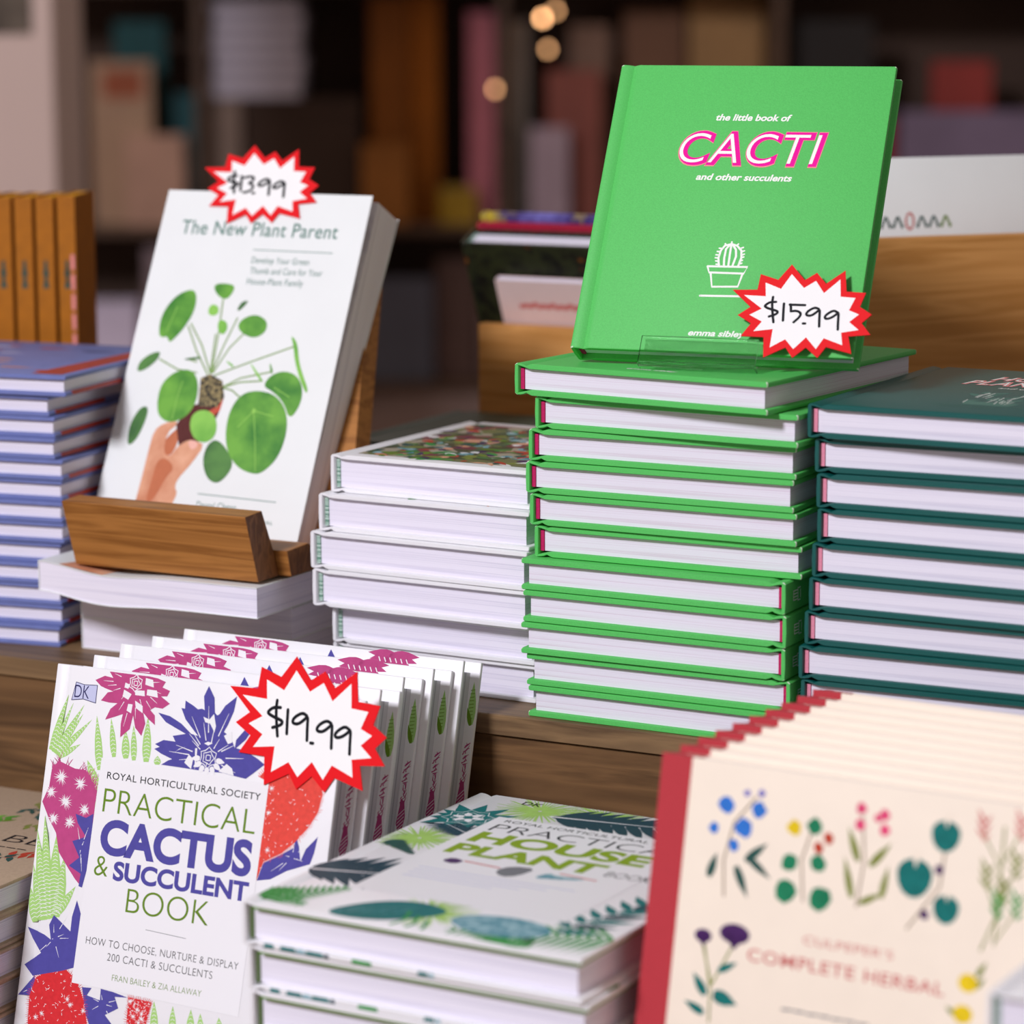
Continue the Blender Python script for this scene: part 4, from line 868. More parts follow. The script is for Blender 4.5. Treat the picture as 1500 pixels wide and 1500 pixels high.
# ------------------------------------------------------------------ house plant hardbacks lying in the front
H = ART['H']
HW, HD, HT = 178.9, 217.5, 21.49
def house_art(mb, z):
    q_ = random.Random(21)
    def cl(q): return [(min(max(x, 1), HW - 1), min(max(y, 0.8), HD - 1)) for x, y in q]
    def rays(cx, cy, r1, r2, n, c, w=1.3, a0=0, a1=6.283):
        for k in range(n):
            a = a0 + (a1 - a0) * k / n; e = cl([(cx + q_.uniform(.8, 1.1) * r2 * math.cos(a), cy + q_.uniform(.8, 1.1) * r2 * math.sin(a))])[0]
            mb.stroke([(cx + r1 * math.cos(a), cy + r1 * math.sin(a)), e], w, z, INK[c], taper=True)
    def monstera(cx, cy, s, deg, c):
        t0 = rad(deg)
        def tr(u, v): return (cx + s * (u * math.cos(t0) - v * math.sin(t0)), cy + s * (u * math.sin(t0) + v * math.cos(t0)))
        for k in range(8):
            for sg in (-1, 1):
                u = -0.75 + 0.21 * k; L = 0.72 * math.sqrt(max(0.05, 1 - (u * 0.95) ** 2))
                b = tr(u, 0); t = tr(u + 0.42, sg * L)
                mb.leaf(cl([b])[0], cl([t])[0], 0.19 * s, z + .03, INK[c])
        q = chaikin([tr(-.95, 0), tr(-.6, .15), tr(.2, .13), tr(1.0, 0), tr(.2, -.13), tr(-.6, -.15)]); mb.poly(cl(q), z + .035, INK[c])
        mb.stroke(cl([tr(-.9, 0), tr(.85, 0)]), .05 * s, z + .05, INK['paper'], taper=True)
    def fern(a, b, w, n, c):
        mb.stroke(cl([a, b]), 1.2, z + .01, INK[c])
        dx, dy = b[0] - a[0], b[1] - a[1]; l = math.hypot(dx, dy); px, py = -dy / l, dx / l
        for k in range(n):
            u = k / n; x, y = a[0] + dx * u, a[1] + dy * u; ww = w * (1 - u * .75)
            for sg in (-1, 1): mb.leaf(cl([(x, y)])[0], cl([(x + px * sg * ww + dx / l * ww * .6, y + py * sg * ww + dy / l * ww * .6)])[0], 2.9 * (1 - u * .4), z + .015, INK[c])
    def rosette(cx, cy, r, c):
        for ring, (rr, n, w) in enumerate(((1.0, 11, .34), (.72, 9, .32))):
            for k in range(n):
                a = 6.283 * (k + ring * .5) / n; mb.leaf((cx, cy), cl([(cx + r * rr * math.cos(a), cy + r * rr * math.sin(a))])[0], r * w, z + .03 + .01 * ring, INK[c])
        for k in range(6):
            a = 6.283 * k / 6; mb.leaf((cx + r * .1 * math.cos(a), cy + r * .1 * math.sin(a)), (cx + r * .36 * math.cos(a), cy + r * .36 * math.sin(a)), r * .16, z + .055, INK['paper'])
        rosette_lines(mb, cx, cy, r * .5, z + .06, 'paper', 6)
    dk = H['dark'][1]; dkx, dky = sum(p[0] for p in dk) / len(dk) + 4, min(198, sum(p[1] for p in dk) / len(dk))
    # soft lime bursts, ferns, leaves and rosettes round the white panel
    for (cx, cy, r) in ((46, 200, 24), (78, 207, 22), (18, 128, 22), (86, 26, 22)): rays(cx, cy, 1, r, 60, 'lime', 1.7)
    fern((6, 8), (34, 40), 16, 12, 'fern'); fern((3, 22), (30, 6), 12, 9, 'fern')
    fern((150, 2), (112, 14), 15, 12, 'fern'); fern((178, 30), (106, 7), 22, 16, 'fern')
    fern((8, 118), (30, 102), 7, 12, 'herbdark')
    monstera(24, 65, 38, 12, 'petrol'); monstera(dkx, dky, 36, 8, 'petrol'); monstera(28, 150, 17, 150, 'petrol')
    rosette(20, 172, 26, 'teal')
    mb.poly(chaikin(cl([(40, 1.2), (70, 1.2), (92, 20), (94, 32), (74, 38), (54, 28)])), z + .02, INK['teal'])
    for k in range(6): mb.stroke([(48 + 5 * k, 6 + 2 * k), (58 + 4 * k, 26 + k)], .5, z + .03, INK['mist'], taper=True)
    for k in range(3): mb.stroke(cl([(78 + 7 * k, 22 - 4 * k), (82 + 7 * k, 10 - 3 * k), (80 + 8 * k, 2)]), 1.8, z + .02, INK['fern'])
    mb.poly(chaikin(cl([(98, 20), (104, 32), (124, 38), (144, 34), (152, 22), (140, 10), (116, 8)])), z + .022, INK['mist'])
    for k in range(7):
        mb.leaf(cl([(150 + 3 * k, 30 + 9 * k)])[0], cl([(170 + 3 * k, 34 + 11 * k)])[0], 7, z + .03, INK['teal' if k % 2 == 0 else 'petrol'])
        mb.leaf(cl([(152 + 3 * k, 36 + 9 * k)])[0], cl([(142 + 3 * k, 48 + 9 * k)])[0], 5, z + .03, INK['teal'])
    pn = [(33, 42), (148, 42), (148, 181), (33, 181)]
    mb.poly(pn, z + .07, INK['paper'])
    for q, c in zip(H['tools'], ('aubergine', 'grey', 'mist')): mb.poly(chaikin(q, 1), z + .1, INK[c])
    a = H['tools'][0]; mb.stroke([a[2], (a[2][0] + 20, a[2][1] - 2)], 1.6, z + .1, INK['pinkred'])
    a = H['tools'][2]; mb.stroke([(a[3][0] - 14, a[3][1] + 2), (a[3][0] + 6, a[3][1])], 1.4, z + .1, INK['pinkred'])
    for k in range(4): mb.stroke([(44, 86 - k * 5), (128 - 12 * k, 86 - k * 5)], 0.9, z + .1, INK['lavender'])
def house_title(mb, z):
    z += .08
    tx = H['text']
    mb.text(tx[0][0], 40, 173, 112, 4.2, z, INK['black'], weight=0.0)
    mb.text(tx[1][0], 40, 156.5, 108, 12, z, INK['black'], weight=-0.014)
    mb.text(tx[2][0], 40, 136, 98, 17.5, z, INK['chartreuse'], weight=0.04)
    mb.text(tx[3][0], 40, 114, 84, 16.5, z, INK['chartreuse'], weight=0.04)
    mb.text('BOOK', 128, 114, 24, 8, z, INK['black'], weight=-0.012)
    mb.text('DK', 31, 206.4, 11, 6, z, INK['black'])
def hp_edges(mb, z):
    # the wrapped print that shows along the near edge of the back cover
    r = random.Random(2)
    k = 0
    x = 6.0
    for w, c in ((6, 'paper'), (6, 'teal'), (3, 'paper'), (9, 'teal'), (5, 'mist'), (10, 'teal'), (3, 'petrol'), (12, 'paper'), (11, 'fern'), (24, 'paper'), (6, 'teal'), (3, 'mist'), (50, 'paper')):
        if c != 'paper': mb.face([(x, -0.08, 0.5), (x + w, -0.08, 0.5), (x + w - .6, -0.08, 2.5), (x + .6, -0.08, 2.5)], INK[c])
        x += w
M_HPIN = mat('leaf_green_lining', (92, 152, 30), 0.5, 0.05, 60)
hb = thing('house_plant_hardback', 'white hardback patterned with green and teal leaves, topmost of the front stack', 'book', 'house plant hardbacks in the front stack')
hardback(hb, HW, HD, HT - 0.1, M_WHITE, M_PAGE_W, mat('olive_band', (90, 110, 70), 0.6), inset=4.2, b=2.7, art=house_art, title=house_title)
for ch in hb.children:
    if ch.name.startswith('back_cover'):
        mb = MB(); hp_edges(mb, 0); mb.build('edge_print', ch)
    if ch.name.startswith('front_cover'):
        mb = MB(); mb.box(6, HW - 0.7, 0.7, HD - 0.7, HT - 3.7, HT - 2.82, M_HPIN); mb.build('lining', ch, 'leaf green lining under the cover')
HO = (-1.9, -272.8)
HL = ['second from the top of the front stack', 'third from the top of the front stack', 'fourth from the top of the front stack', 'third from the bottom of the front stack', 'second from the bottom of the front stack', 'bottom of the front stack']
hb.matrix_world = flat_pose(HO[0], HO[1], -180.1 + 6 * HT, -2.42)
for i in range(6):
    dup(hb, 'white hardback patterned with green and teal leaves, ' + HL[i], matrix=flat_pose(HO[0] + [2.2, 3, 1, 2, 0, 1][i], HO[1] + [1, 1, 0, 2, 1, 0][i], -180.1 + (5 - i) * HT, -2.42 + [.3, .2, -.2, .3, 0, .4][i]))

# ------------------------------------------------------------------ cream herbals with red spines
E = ART['E']['pts']
EW, EH, ET = 184.0, 231.7, 15.4
def herb_art(mb, z):
    def st(k, c='twig', w=0.9): mb.stroke(E[k], w, z, INK[c])
    for k in ('s1', 's2', 's3', 's4', 's5', 's6'): st(k, 'moss' if k in ('s5', 's6') else 'twig')
    def blob(p, r, c, n=5, seed=0, dz=.02):
        q = random.Random(seed); mb.poly([(p[0] + r * q.uniform(.75, 1.1) * math.cos(6.283 * i / (2 * n)), p[1] + r * q.uniform(.8, 1.1) * math.sin(6.283 * i / (2 * n))) for i in range(2 * n)], z + dz, INK[c])
    for i, p in enumerate(E['f1']): blob(p, [4.0, 2.6, 3.8, 4.6, 2.8, 1.6, 1.8][i], 'skyblue' if i < 5 else 'periwinkle', seed=i)
    def lf(p, dx, dy, w, c): mb.leaf((p[0] - dx / 2, p[1] - dy / 2), (p[0] + dx / 2, p[1] + dy / 2), w, z + .02, INK[c])
    for p, d in zip(E['l1'], ((10, 9, 4), (3, 11, 4), (12, -8, 3.6), (7, -13, 4))): lf(p, *d, 'herbdark')
    blob(E['f2y'][0], 3.6, 'yellow', seed=3)
    for p in E['f2r']: blob(p, 2.6, 'brick', seed=4)
    for p, r in zip(E['l2'], (4, 4.4, 4.2, 5.4, 5.4)): blob(p, r, 'herbgreen', 4, int(r * 10))
    blob((E['l2'][4][0] + 2.4, E['l2'][4][1] + 1.4), 3.4, 'paper' if False else 'herbgreen', 4, 9)
    for p in E['f3']: blob(p, 2.6, 'rosepink', seed=6)
    blob((E['f3'][1][0] - 3, E['f3'][1][1] - 1.6), 2, 'rosepink', seed=7)
    for p, d in zip(E['l3'], ((-6, 14, 3.6), (9, 11, 3.6), (-5, 17, 3.4), (2, 14, 3.2), (11, 6, 3))): lf(p, *d, 'moss')
    for p, r in zip(E['l4'], (6.6, 8.2, 6.0)):
        mb.poly([(p[0] + r * math.cos(a) * 1.0, p[1] + r * math.sin(a) * (1.25 if math.sin(a) < 0 else .8)) for a in [6.283 * i / 14 for i in range(14)]], z + .02, INK['herbteal'])
        mb.poly([(p[0] - r * .3, p[1] + r * 1.2), (p[0] + r * .3, p[1] + r * 1.2), (p[0], p[1] + r * .3)], z + .03, M_CREAM)
    for p in E['f4']: blob(p, 2.4, 'aubergine', seed=8)
    for i, p in enumerate(E['l5']):
        mb.stroke([p, (164.4, p[1] - 14)], .7, z, INK['moss'])
        for k in range(6): mb.leaf((p[0], p[1] - 3 + k * 1.6), (p[0] + (-1) ** k * 3.4, p[1] + k * 2), 1.6, z + .02, INK['pinkred' if i in (0, 4) else ('fern' if i > 4 else 'moss')])
    for p, rx, ry in zip(E['f6'], (4.2, 7.4), (3.0, 4.4)):
        mb.disc(p[0], p[1], rx, ry, z + .03, INK['aubergine'])
        mb.poly([(p[0] - rx * .8, p[1]), (p[0] + rx * .8, p[1]), (p[0] + .3, p[1] - ry * 1.6)], z + .03, INK['aubergine'])
        mb.stroke([(p[0], p[1] - ry), (35.8, 134)], .9, z, INK['moss'])
    for p, d in zip(E['l6'], ((-7, 9, 4.4), (9, 5, 3.4), (12, -3, 6.4), (-10, 4, 4))): lf(p, *d, 'herbteal')
    for p in E['f7']: mb.disc(p[0], p[1], 4.4, 3.9, z + .03, INK['yellow'])
    for p, d in zip(E['l7'], ((4, 7, 2.6), (4, 5, 2.4), (-5, 3, 2.4))): lf(p, *d, 'moss')
    mb.box(0.4, 15.5, 0.3, EH - 0.3, z - .3, z - .02, M_REDCLOTH)
def herb_title(mb, z):
    tx = ART['E']['text']
    tx, last = tx[:2], tx[2]
    for k in range(7): mb.stroke([(last[1] + 6 * k, last[2] + 1 + .3 * (k % 2)), (last[1] + 4.6 + 6 * k, last[2] + 1.4)], 1.0, z, INK['grey'])
    for (s, x, y, w, h), c, wt in zip(tx, ('pinkred', 'pinkred', 'grey'), (0.0, 0.012, -0.01)):
        mb.text(s, x, y, w, h, z, INK[c], weight=wt, spacing=1.1)
M_PAGE_C = page_mat('paper_cream', (236, 231, 234), (218, 212, 222))
eb = thing('herbal_hardback', 'cream hardback with painted flowers and a red spine, frontmost of its row', 'book', 'cream herbals with red spines')
hardback(eb, EW, EH, ET, M_CREAM, M_PAGE_C, M_REDCLOTH, inset=0.7, band_w=13.0, b=2.4, art=herb_art, title=herb_title, spine_mat=M_REDCLOTH, groove=False)
for ch in eb.children:
    if ch.name.startswith('front_cover'):
        mb = MB(); mb.box(0.2, 15.5, -0.15, EH + 0.15, ET - 1.6, ET + 0.03, M_REDCLOTH, 0.3); mb.build('spine_cloth', ch, 'red cloth along the spine edge')
    if ch.name.startswith('back_cover'):
        mb = MB(); mb.box(0.2, 15.5, -0.15, EH + 0.15, -0.03, 1.6, M_REDCLOTH, 0.3); mb.build('spine_cloth', ch, 'red cloth along the spine edge')
EO = (183.8, -267.1, -177.1)
EP = ['second from the front', 'third from the front', 'fourth from the front', 'fifth from the front', 'fifth from the back', 'fourth from the back', 'third from the back', 'second from the back', 'backmost, highest step']
for i in range(10):
    mx = lean_pose(EO[0] + 13.9 * i / 9, EO[1] + 143.8 * i / 9, EO[2], -4.6, 11.46, ET)
    if i == 0: eb.matrix_world = mx
    else: dup(eb, 'cream hardback with a red spine in the stepped row, ' + EP[i - 1], matrix=mx)

# ------------------------------------------------------------------ kraft books at the lower left, pale book at the lower right
def kraft_art(mb, z):
    q = random.Random(9)
    def sprig(x, y, c, n=6, s=1.0):
        mb.stroke([(x, y), (x + 16 * s, y + 8 * s)], .8, z, INK['twig'])
        for k in range(n): mb.leaf((x + 2.6 * k * s, y + 1.3 * k * s), (x + 2.6 * k * s + q.uniform(-2, 9) * s, y + 1.3 * k * s + (-1) ** k * 8 * s), 4 * s, z + .02, INK[c])
    for k in range(16):
        sprig(q.uniform(84, 150), q.uniform(136, 192), ['pilea', 'herbdark', 'olive', 'herbdark', 'moss'][k % 5], 5, 0.8)
    for x, y, c in ((96, 196, 'pilea'), (126, 190, 'brick'), (140, 180, 'herbdark'), (112, 168, 'herbdark'), (88, 150, 'pilea'), (128, 146, 'olive'), (146, 96, 'brick'), (136, 86, 'herbdark'), (100, 80, 'pilea')):
        sprig(x - 8, y - 4, c)
def kraft_title(mb, z):
    mb.text('THE BEE', 58, 112, 98, 13, z, INK['black'], weight=-0.012)
    for k in range(6): mb.stroke([(100 + 7 * k, 103), (105 + 7 * k, 103)], 1.2, z, INK['black'])
kb = thing('kraft_hardback', 'kraft brown hardback printed with leaves, topmost of the lower left stack', 'book', 'kraft brown books at the lower left')
hardback(kb, 168, 206, 17.4, M_KRAFT, M_PAGE_W, M_KRAFT, art=kraft_art, title=kraft_title, inset=3)
kb.matrix_world = flat_pose(-376, -226, -180.2 + 5 * 17.5, 0)
for i, l in enumerate(['second from the top of the lower left stack', 'third from the top of the lower left stack', 'fourth from the top of the lower left stack', 'second from the bottom of the lower left stack', 'bottom of the lower left stack']):
    dup(kb, 'kraft brown hardback, ' + l, matrix=flat_pose(-376 - [1, 0, 2, 1, 0][i], -226 + [0, 1, -1, 0, 1][i], -180.2 + (4 - i) * 17.5, [.2, -.2, 0, .1, 0][i]))

lb = thing('pale_hardback', 'pale lilac white hardback at the lower right corner, nearest of all', 'book', 'pale books at the lower right corner')
hardback(lb, 150, 110, 29.8, M_WHITE, M_PAGE_W, M_GREENBAND, inset=3)
lb.matrix_world = flat_pose(374, -325, -180.2 + 5 * 30, -2)
for i in range(5):
    dup(lb, 'pale hardback under the one at the lower right corner, %s' % ['second from top', 'third from top', 'fourth from top', 'fifth from top', 'lowest'][i], matrix=flat_pose(374 + i % 2, -325, -180.2 + (4 - i) * 30, -2))

# ------------------------------------------------------------------ starburst price signs
so, si = X['so'], X['si']
scx = sum(p[0] for p in so) / len(so); scy = sum(p[1] for p in so) / len(so)
def sub(q): return [(x - scx, y - scy) for x, y in q]
STR = {}
for k_ in ('s$', 's1', 's5', 's.', 's9a', 's9b'): STR[k_] = [sub(q) for q in X[k_]]
def smooth(q, n=3):
    for _ in range(n):
        if len(q) < 3: return q
        r = [q[0]]
        for a, b in zip(q, q[1:]):
            r += [(a[0] * .75 + b[0] * .25, a[1] * .75 + b[1] * .25), (a[0] * .25 + b[0] * .75, a[1] * .25 + b[1] * .75)]
        q = r + [q[-1]]
    return q
def price_sign(label, digits, matrix, w=1.0):
    r = thing('price_sign', label, 'price sign', 'starburst price signs')
    mb = MB()
    o_ = sub(so)
    mb.poly(o_, 0.6, M_SIGNRED); mb.poly(o_, 0.0, M_SIGNRED)
    for a, b in zip(o_, o_[1:] + o_[:1]): mb.face([(a[0], a[1], 0), (b[0], b[1], 0), (b[0], b[1], .6), (a[0], a[1], .6)], M_SIGNRED)
    mb.build('card', r, 'red starburst card', tri=True)
    mb = MB(); mb.poly(sub(si), 0.66, M_SIGNWHITE); mb.build('face', r, 'white starburst panel', tri=True)
    mb = MB()
    for q in digits: mb.stroke(smooth(q, 2), 1.35 * w, 0.72, INK['black'])
    mb.build('price_lettering', r, 'black handwritten price', tri=True)
    r.matrix_world = matrix
    return r
def ctr(qs):
    xs = [p[0] for q in qs for p in q]; ys = [p[1] for q in qs for p in q]
    return (min(xs) + max(xs)) / 2, (min(ys) + max(ys)) / 2
three = [[(-4.6, 6.4), (-1.5, 7.4), (1.6, 6.6), (1.0, 4.2), (-1.6, 2.8), (1.6, 2.0), (2.2, -0.8), (-0.4, -3.0), (-3.4, -3.4)]]
p1599 = STR['s$'] + STR['s1'] + STR['s5'] + STR['s.'] + STR['s9a'] + STR['s9b']
ca, cb = ctr(STR['s$']), ctr(STR['s9b'])
kk = (cb[1] - ca[1]) / (cb[0] - ca[0])
def write(spec, dy=0.0):
    out = []
    for glyph, x in spec:
        qs = three if glyph == '3' else STR['s' + glyph]
        c = ctr(qs); y = ca[1] + kk * (x - ca[0]) + dy + (-5.2 if glyph == '.' else 0)
        out += [[(px - c[0] + x, py - c[1] + y) for px, py in q] for q in qs]
    return out
p1999 = write([('$', -16.6), ('1', -10.8), ('9a', -4.6), ('.', 1.7), ('9a', 7.0), ('9b', 15.6)], 0.5)
p1399 = write([('$', -19.4), ('1', -14.0), ('3', -9.2), ('.', -5.0), ('9a', 1.0), ('9b', 10.6)], 0.5)
def on_cover(pose, T, x, y, dz, deg, s, ky=1.0):
    return pose @ Matrix.Translation(Vector((x, y, T + dz)) * MM) @ Matrix.Rotation(rad(deg), 4, 'Z') @ Matrix.Diagonal((s, s * ky, 1, 1))
price_sign('red and white starburst sign priced $15.99 in front of the leaning green book', p1599, on_cover(lean_pose(30.2, 4.6, 198.9, 6.8, 30.2, G_T), G_T, scx, scy, 5.4, 0, 1))
price_sign('red and white starburst sign priced $19.99 on the cactus and succulent book', p1999, on_cover(lean_pose(RB[0], RB[1], RB[2], -0.84, 14.42, RT), RT, 160.4, 197.6, 0.5, -1.0, 1.27))
price_sign('red and white starburst sign priced $13.99 at the head of the white plant paperback', p1399, on_cover(lean_pose(-313.26, 53.18, 68.36, 1.92, 26.77, PT), PT, 65.7, 221.6, 0.5, 1.0, 1.09, 0.9), 1.25)

# ------------------------------------------------------------------ wooden crates with books at the back of the table
def crate(label, M0, W, Hh, D, side=True):
    r = thing('display_crate', label, 'crate')
    def pc(name, a): 
        mb = MB(); mb.box(*a, M_CRATE, 0.8); o = mb.build(name, r); return o
    pc('front_panel', (0, W, 0, 10, 0, Hh)); pc('back_panel', (0, W, D - 8, D, 0, Hh - 12))
    pc('side_panel', (0, 8, 10.2, D - 8.2, 0, Hh - 4)); pc('side_panel', (W - 8, W, 10.2, D - 8.2, 0, Hh - 4)); pc('bottom_panel', (8.2, W - 8.2, 10.2, D - 8.2, 0, 8))
    r.matrix_world = M0
    return r
crate('plain oak crate at the back between the two upright books', flat_pose(-208, 350, 0.1, 0), 178, 166, 150)
CB = flat_pose(72, 279, 0.1, 46.6)
crate('tall oak crate at the back behind the teal stack', CB, 250, 236, 98)

def fwd_pose(x, y, z, deg, lean, T):
    """standing book leaning forward; (x, y, z) is the near left bottom corner of its front cover"""
    return lean_pose(x, y, z, deg, -lean, T)
M_FLORAL = ramp_mat('dark_floral_cover', [(0.35, (14, 14, 10)), (0.5, (40, 44, 22)), (0.6, (18, 16, 12)), (0.68, (140, 84, 20)), (0.78, (70, 72, 60))], 55, rough=0.45, interp='LINEAR')
fb = thing('floral_hardback', 'black floral hardback tilting forward out of the oak crate', 'book')
hardback(fb, 200, 222, 20, M_FLORAL, M_PAGE_W, M_GREENBAND, inset=3, b=2.4)
pk = thing('pink_card_book', 'thin pale pink book with red lettering at the front of the oak crate', 'book')
M_PINKC = mat('pale_pink_cover', (226, 200, 196), 0.5, 0.03)
def pk_title(mb, z):
    for k in range(11): mb.stroke([(16 + 6.4 * k, 151), (20.6 + 6.4 * k, 152 + k % 2)], 3.6, z, INK['pinkred'])
paperback(pk, 160, 170, 6, M_PINKC, M_PAGE_W, title=pk_title)
rd = thing('red_hardback', 'deep red hardback behind the black floral one in the oak crate', 'book')
hardback(rd, 196, 233, 7, mat('deep_red_cover', (160, 14, 50), 0.5, 0.06), M_PAGE_W, M_REDCLOTH, inset=3, b=2)
ye = thing('yellow_hardback', 'yellow and purple book rearmost in the oak crate', 'book')
M_YP = ramp_mat('yellow_purple_cover', [(0.40, (214, 190, 20)), (0.48, (60, 40, 110)), (0.58, (126, 120, 200)), (0.66, (190, 120, 170))], 9, (3, 1, 1), 0.5, interp='LINEAR')
hardback(ye, 200, 240, 7, M_YP, M_PAGE_W, M_REDCLOTH, inset=3, b=2)
FL = 24
import_y = 372
c27, s27 = math.cos(rad(FL)), math.sin(rad(FL))
FX, FY, FZ = -221.0, 440.0, 8.2
fb.matrix_world = fwd_pose(FX, FY, FZ + 8, 0, FL, 20)
def behind(d): return (FX + 2, FY + d / c27, FZ + 8)
rd.matrix_world = fwd_pose(*behind(20.6), 0, FL, 7)
ye.matrix_world = fwd_pose(*behind(28.2), 0, FL, 7)
pk.matrix_world = fwd_pose(-196, 420, 40, 0, 24, 6)

# white wreath-lettered book in the tall crate
wk = thing('wreath_hardback', 'white hardback with leafy lettering standing in the tall oak crate', 'book')
def wk_title(mb, z):
    y0 = 177
    q = random.Random(12)
    x = 10
    for k, c in enumerate(['moss', 'herbdark', 'herbdark', 'brick', 'herbdark', 'herbdark', 'olive']):
        cx = 40 + (k - 3) * 8.2
        if c == 'brick':
            for a in range(10):
                t_ = 6.283 * a / 10; mb.leaf((cx + 2.4 * math.cos(t_), y0 + 4 + 4.4 * math.sin(t_)), (cx + 3.4 * math.cos(t_ + .7), y0 + 4 + 6 * math.sin(t_ + .7)), 1.6, z, INK['pinkred'])
        else:
            for sgn in (-1, 1):
                mb.stroke([(cx + sgn * 2.6, y0), (cx, y0 + 7)], .7, z, INK[c])
                for a in range(4): mb.leaf((cx + sgn * 2.6 * (1 - a / 4), y0 + 1.7 * a), (cx + sgn * (4 - a), y0 + 1.7 * a + 2), 1.5, z, INK[c])
hardback(wk, 190, 220, 26, M_OFFWHITE, M_PAGE_W, M_GREENBAND, inset=3.4, b=3.2, title=wk_title)
wk.matrix_world = CB @ Matrix.Translation(Vector((30, 26, 62)) * MM) @ Matrix.Rotation(rad(84), 4, 'X') @ Matrix.Translation(Vector((0, 0, -26)) * MM)
sp = thing('spacer_block', 'oak block inside the tall crate under the white book', 'block')
mb = MB(); mb.box(0, 200, 0, 60, 0, 50, M_CRATE, 0.6); mb.build('block_body', sp)
sp.matrix_world = CB @ Matrix.Translation(Vector((20, 14, 8.4)) * MM)

# ------------------------------------------------------------------ the shop behind, far out of focus
BD_ = 5000.0
BK = Matrix.Translation(Vector((732.035 - math.sin(YAW) * BD_, -1415.613 + math.cos(YAW) * BD_, 0)) * MM) @ Matrix.Rotation(YAW, 4, 'Z')
M_DARKWOOD = wood('dark_shelf_wood', (66, 46, 34), (92, 68, 52), (6, 30, 60), 0.4, 0.5, 0.1)
M_MAUVEWOOD = wood('mauve_plinth_wood', (128, 106, 98), (150, 126, 118), (6, 20, 20), 0.3, 0.5, 0.1)
M_BACKP = mat('shelf_back_panel', (88, 68, 58), 0.8, 0.1, 8)
sh = thing('bookcase', 'long dark wooden bookcase far behind the table, out of focus', 'bookcase')
def piece(name, a, m, par=sh):
    mb = MB(); mb.box(*a, m, 1.5); return mb.build(name, par)
for z in (-262, 0, 395):
    piece('shelf_board', (-1000, 1000, 0, 300, z - 14, z), M_DARKWOOD)
piece('back_panel', (-1000, 1000, 300.5, 312, -929, 560), M_BACKP)
for x in (-1000, -515, -20, 430, 984): piece('upright', (x, x + 16, 2, 299, 0.5, 380), M_DARKWOOD)
for x in (-1000, -330, 320, 984): piece('upright', (x, x + 16, 2, 299, -261, -14.5), M_DARKWOOD)
piece('plinth', (-1000, 1000, 10, 299, -929.5, -276.5), M_MAUVEWOOD)
piece('top_panel', (-1000, 1000, 2, 299, 395.5, 560), M_DARKWOOD)
sh.matrix_world = BK
def far_book(label, x0, x1, z0, z1, col, T=22, y=40, lean=0, name='shelf_book', col2=None):
    c = mat('far_%d_%d_%d' % col, col, 0.6, 0.12, 14)
    r = thing(name, label, 'book', 'out of focus books in the far bookcase')
    mb = MB(); mb.box(x0, x1, y, y + 2, z0, z1, c, .4); mb.build('front_cover', r)
    mb = MB(); mb.box(x0, x1, y + T - 2, y + T, z0, z1, c, .4); mb.build('back_cover', r)
    mb = MB(); mb.box(x0, x0 + 2, y + 2.1, y + T - 2.1, z0, z1, c); mb.build('spine', r)
    mb = MB(); mb.box(x0 + 2.2, x1 - 4, y + 2.1, y + T - 2.1, z0 + 3, z1 - 3, M_PAGE_W); mb.build('page_block', r)
    if col2:
        c2 = mat('far_%d_%d_%d' % col2, col2, 0.6, 0.12, 14)
        mb = MB(); mb.box(x0 + 20, x1 - 14, y - .4, y + .1, z1 - 60, z1 - 14, c2); mb.build('cover_patch', r)
    r.matrix_world = BK
    return r
S0, S1 = 0.6, -261.4
far_book('far tan book face out with a rust patch, left end of the blurred upper shelf', -690, -590, S0, 268, (164, 130, 104), col2=(150, 74, 40))
far_book('far pale peach book leaning low against the tan one, blurred upper shelf', -632, -536, S0, 148, (172, 132, 112), y=14)
far_book('far dark teal narrow book beside the pale pillar on the blurred shelf', -745, -712, S0, 195, (0, 78, 74))
far_book('far orange slip of a book at the foot of the pillar, blurred upper shelf', -728, -702, S0, 130, (214, 130, 30), y=14)
far_book('far dark teal book right of the tan one on the blurred shelf', -556, -519, S0, 215, (0, 66, 72), y=60)
far_book('far teal book peeking above the tan book on the blurred shelf', -660, -575, S0, 332, (0, 70, 72), y=120)
far_book('far amber brown book, tall one left of the pink on the blurred shelf', -232, -170, S0, 372, (146, 80, 6), y=90)
far_book('far amber book beside the tall amber one, higher of the two shades', -168, -118, S0, 376, (178, 100, 6), y=110)
far_book('far ochre book face out in front of the amber ones', -246, -168, S0, 132, (160, 98, 36), y=30)
far_book('far dusty pink book in the middle of the blurred upper shelf', -70, -26, S0, 346, (196, 112, 124), y=70)
far_book('far grey book against the pink one on the blurred shelf', -2, 28, S0, 330, (150, 138, 128), y=90)
far_book('far low yellow book lying at the front of the blurred shelf', -118, -56, S0, 60, (160, 124, 14), T=60, y=20)
far_book('far mauve grey book near the green book, blurred upper shelf', 32, 96, S0, 158, (158, 134, 142), y=30)
far_book('far rust red book behind the mauve grey one', 60, 150, S0, 250, (136, 70, 56), y=90)
far_book('far brown book peeking left of the green cover', 100, 166, S0, 322, (124, 92, 74), y=140)
far_book('far light tan book above the green cover, blurred', 300, 424, S0, 372, (168, 126, 78), y=160)
far_book('far brown book above the green cover, left of the tan one', 190, 292, S0, 350, (112, 74, 50), y=150)
far_book('far brick red book at the right of the blurred shelf', 700, 800, S0, 262, (150, 52, 44), y=100)
far_book('far grey violet book face out at the right end of the blurred shelf', 640, 960, S0, 182, (122, 104, 126), y=40)
far_book('far black book above the green cover at the right', 470, 600, S0, 330, (34, 26, 22), y=90)
far_book('far crimson book low beside the white wreath book', 604, 634, S0, 170, (150, 12, 24), y=60)
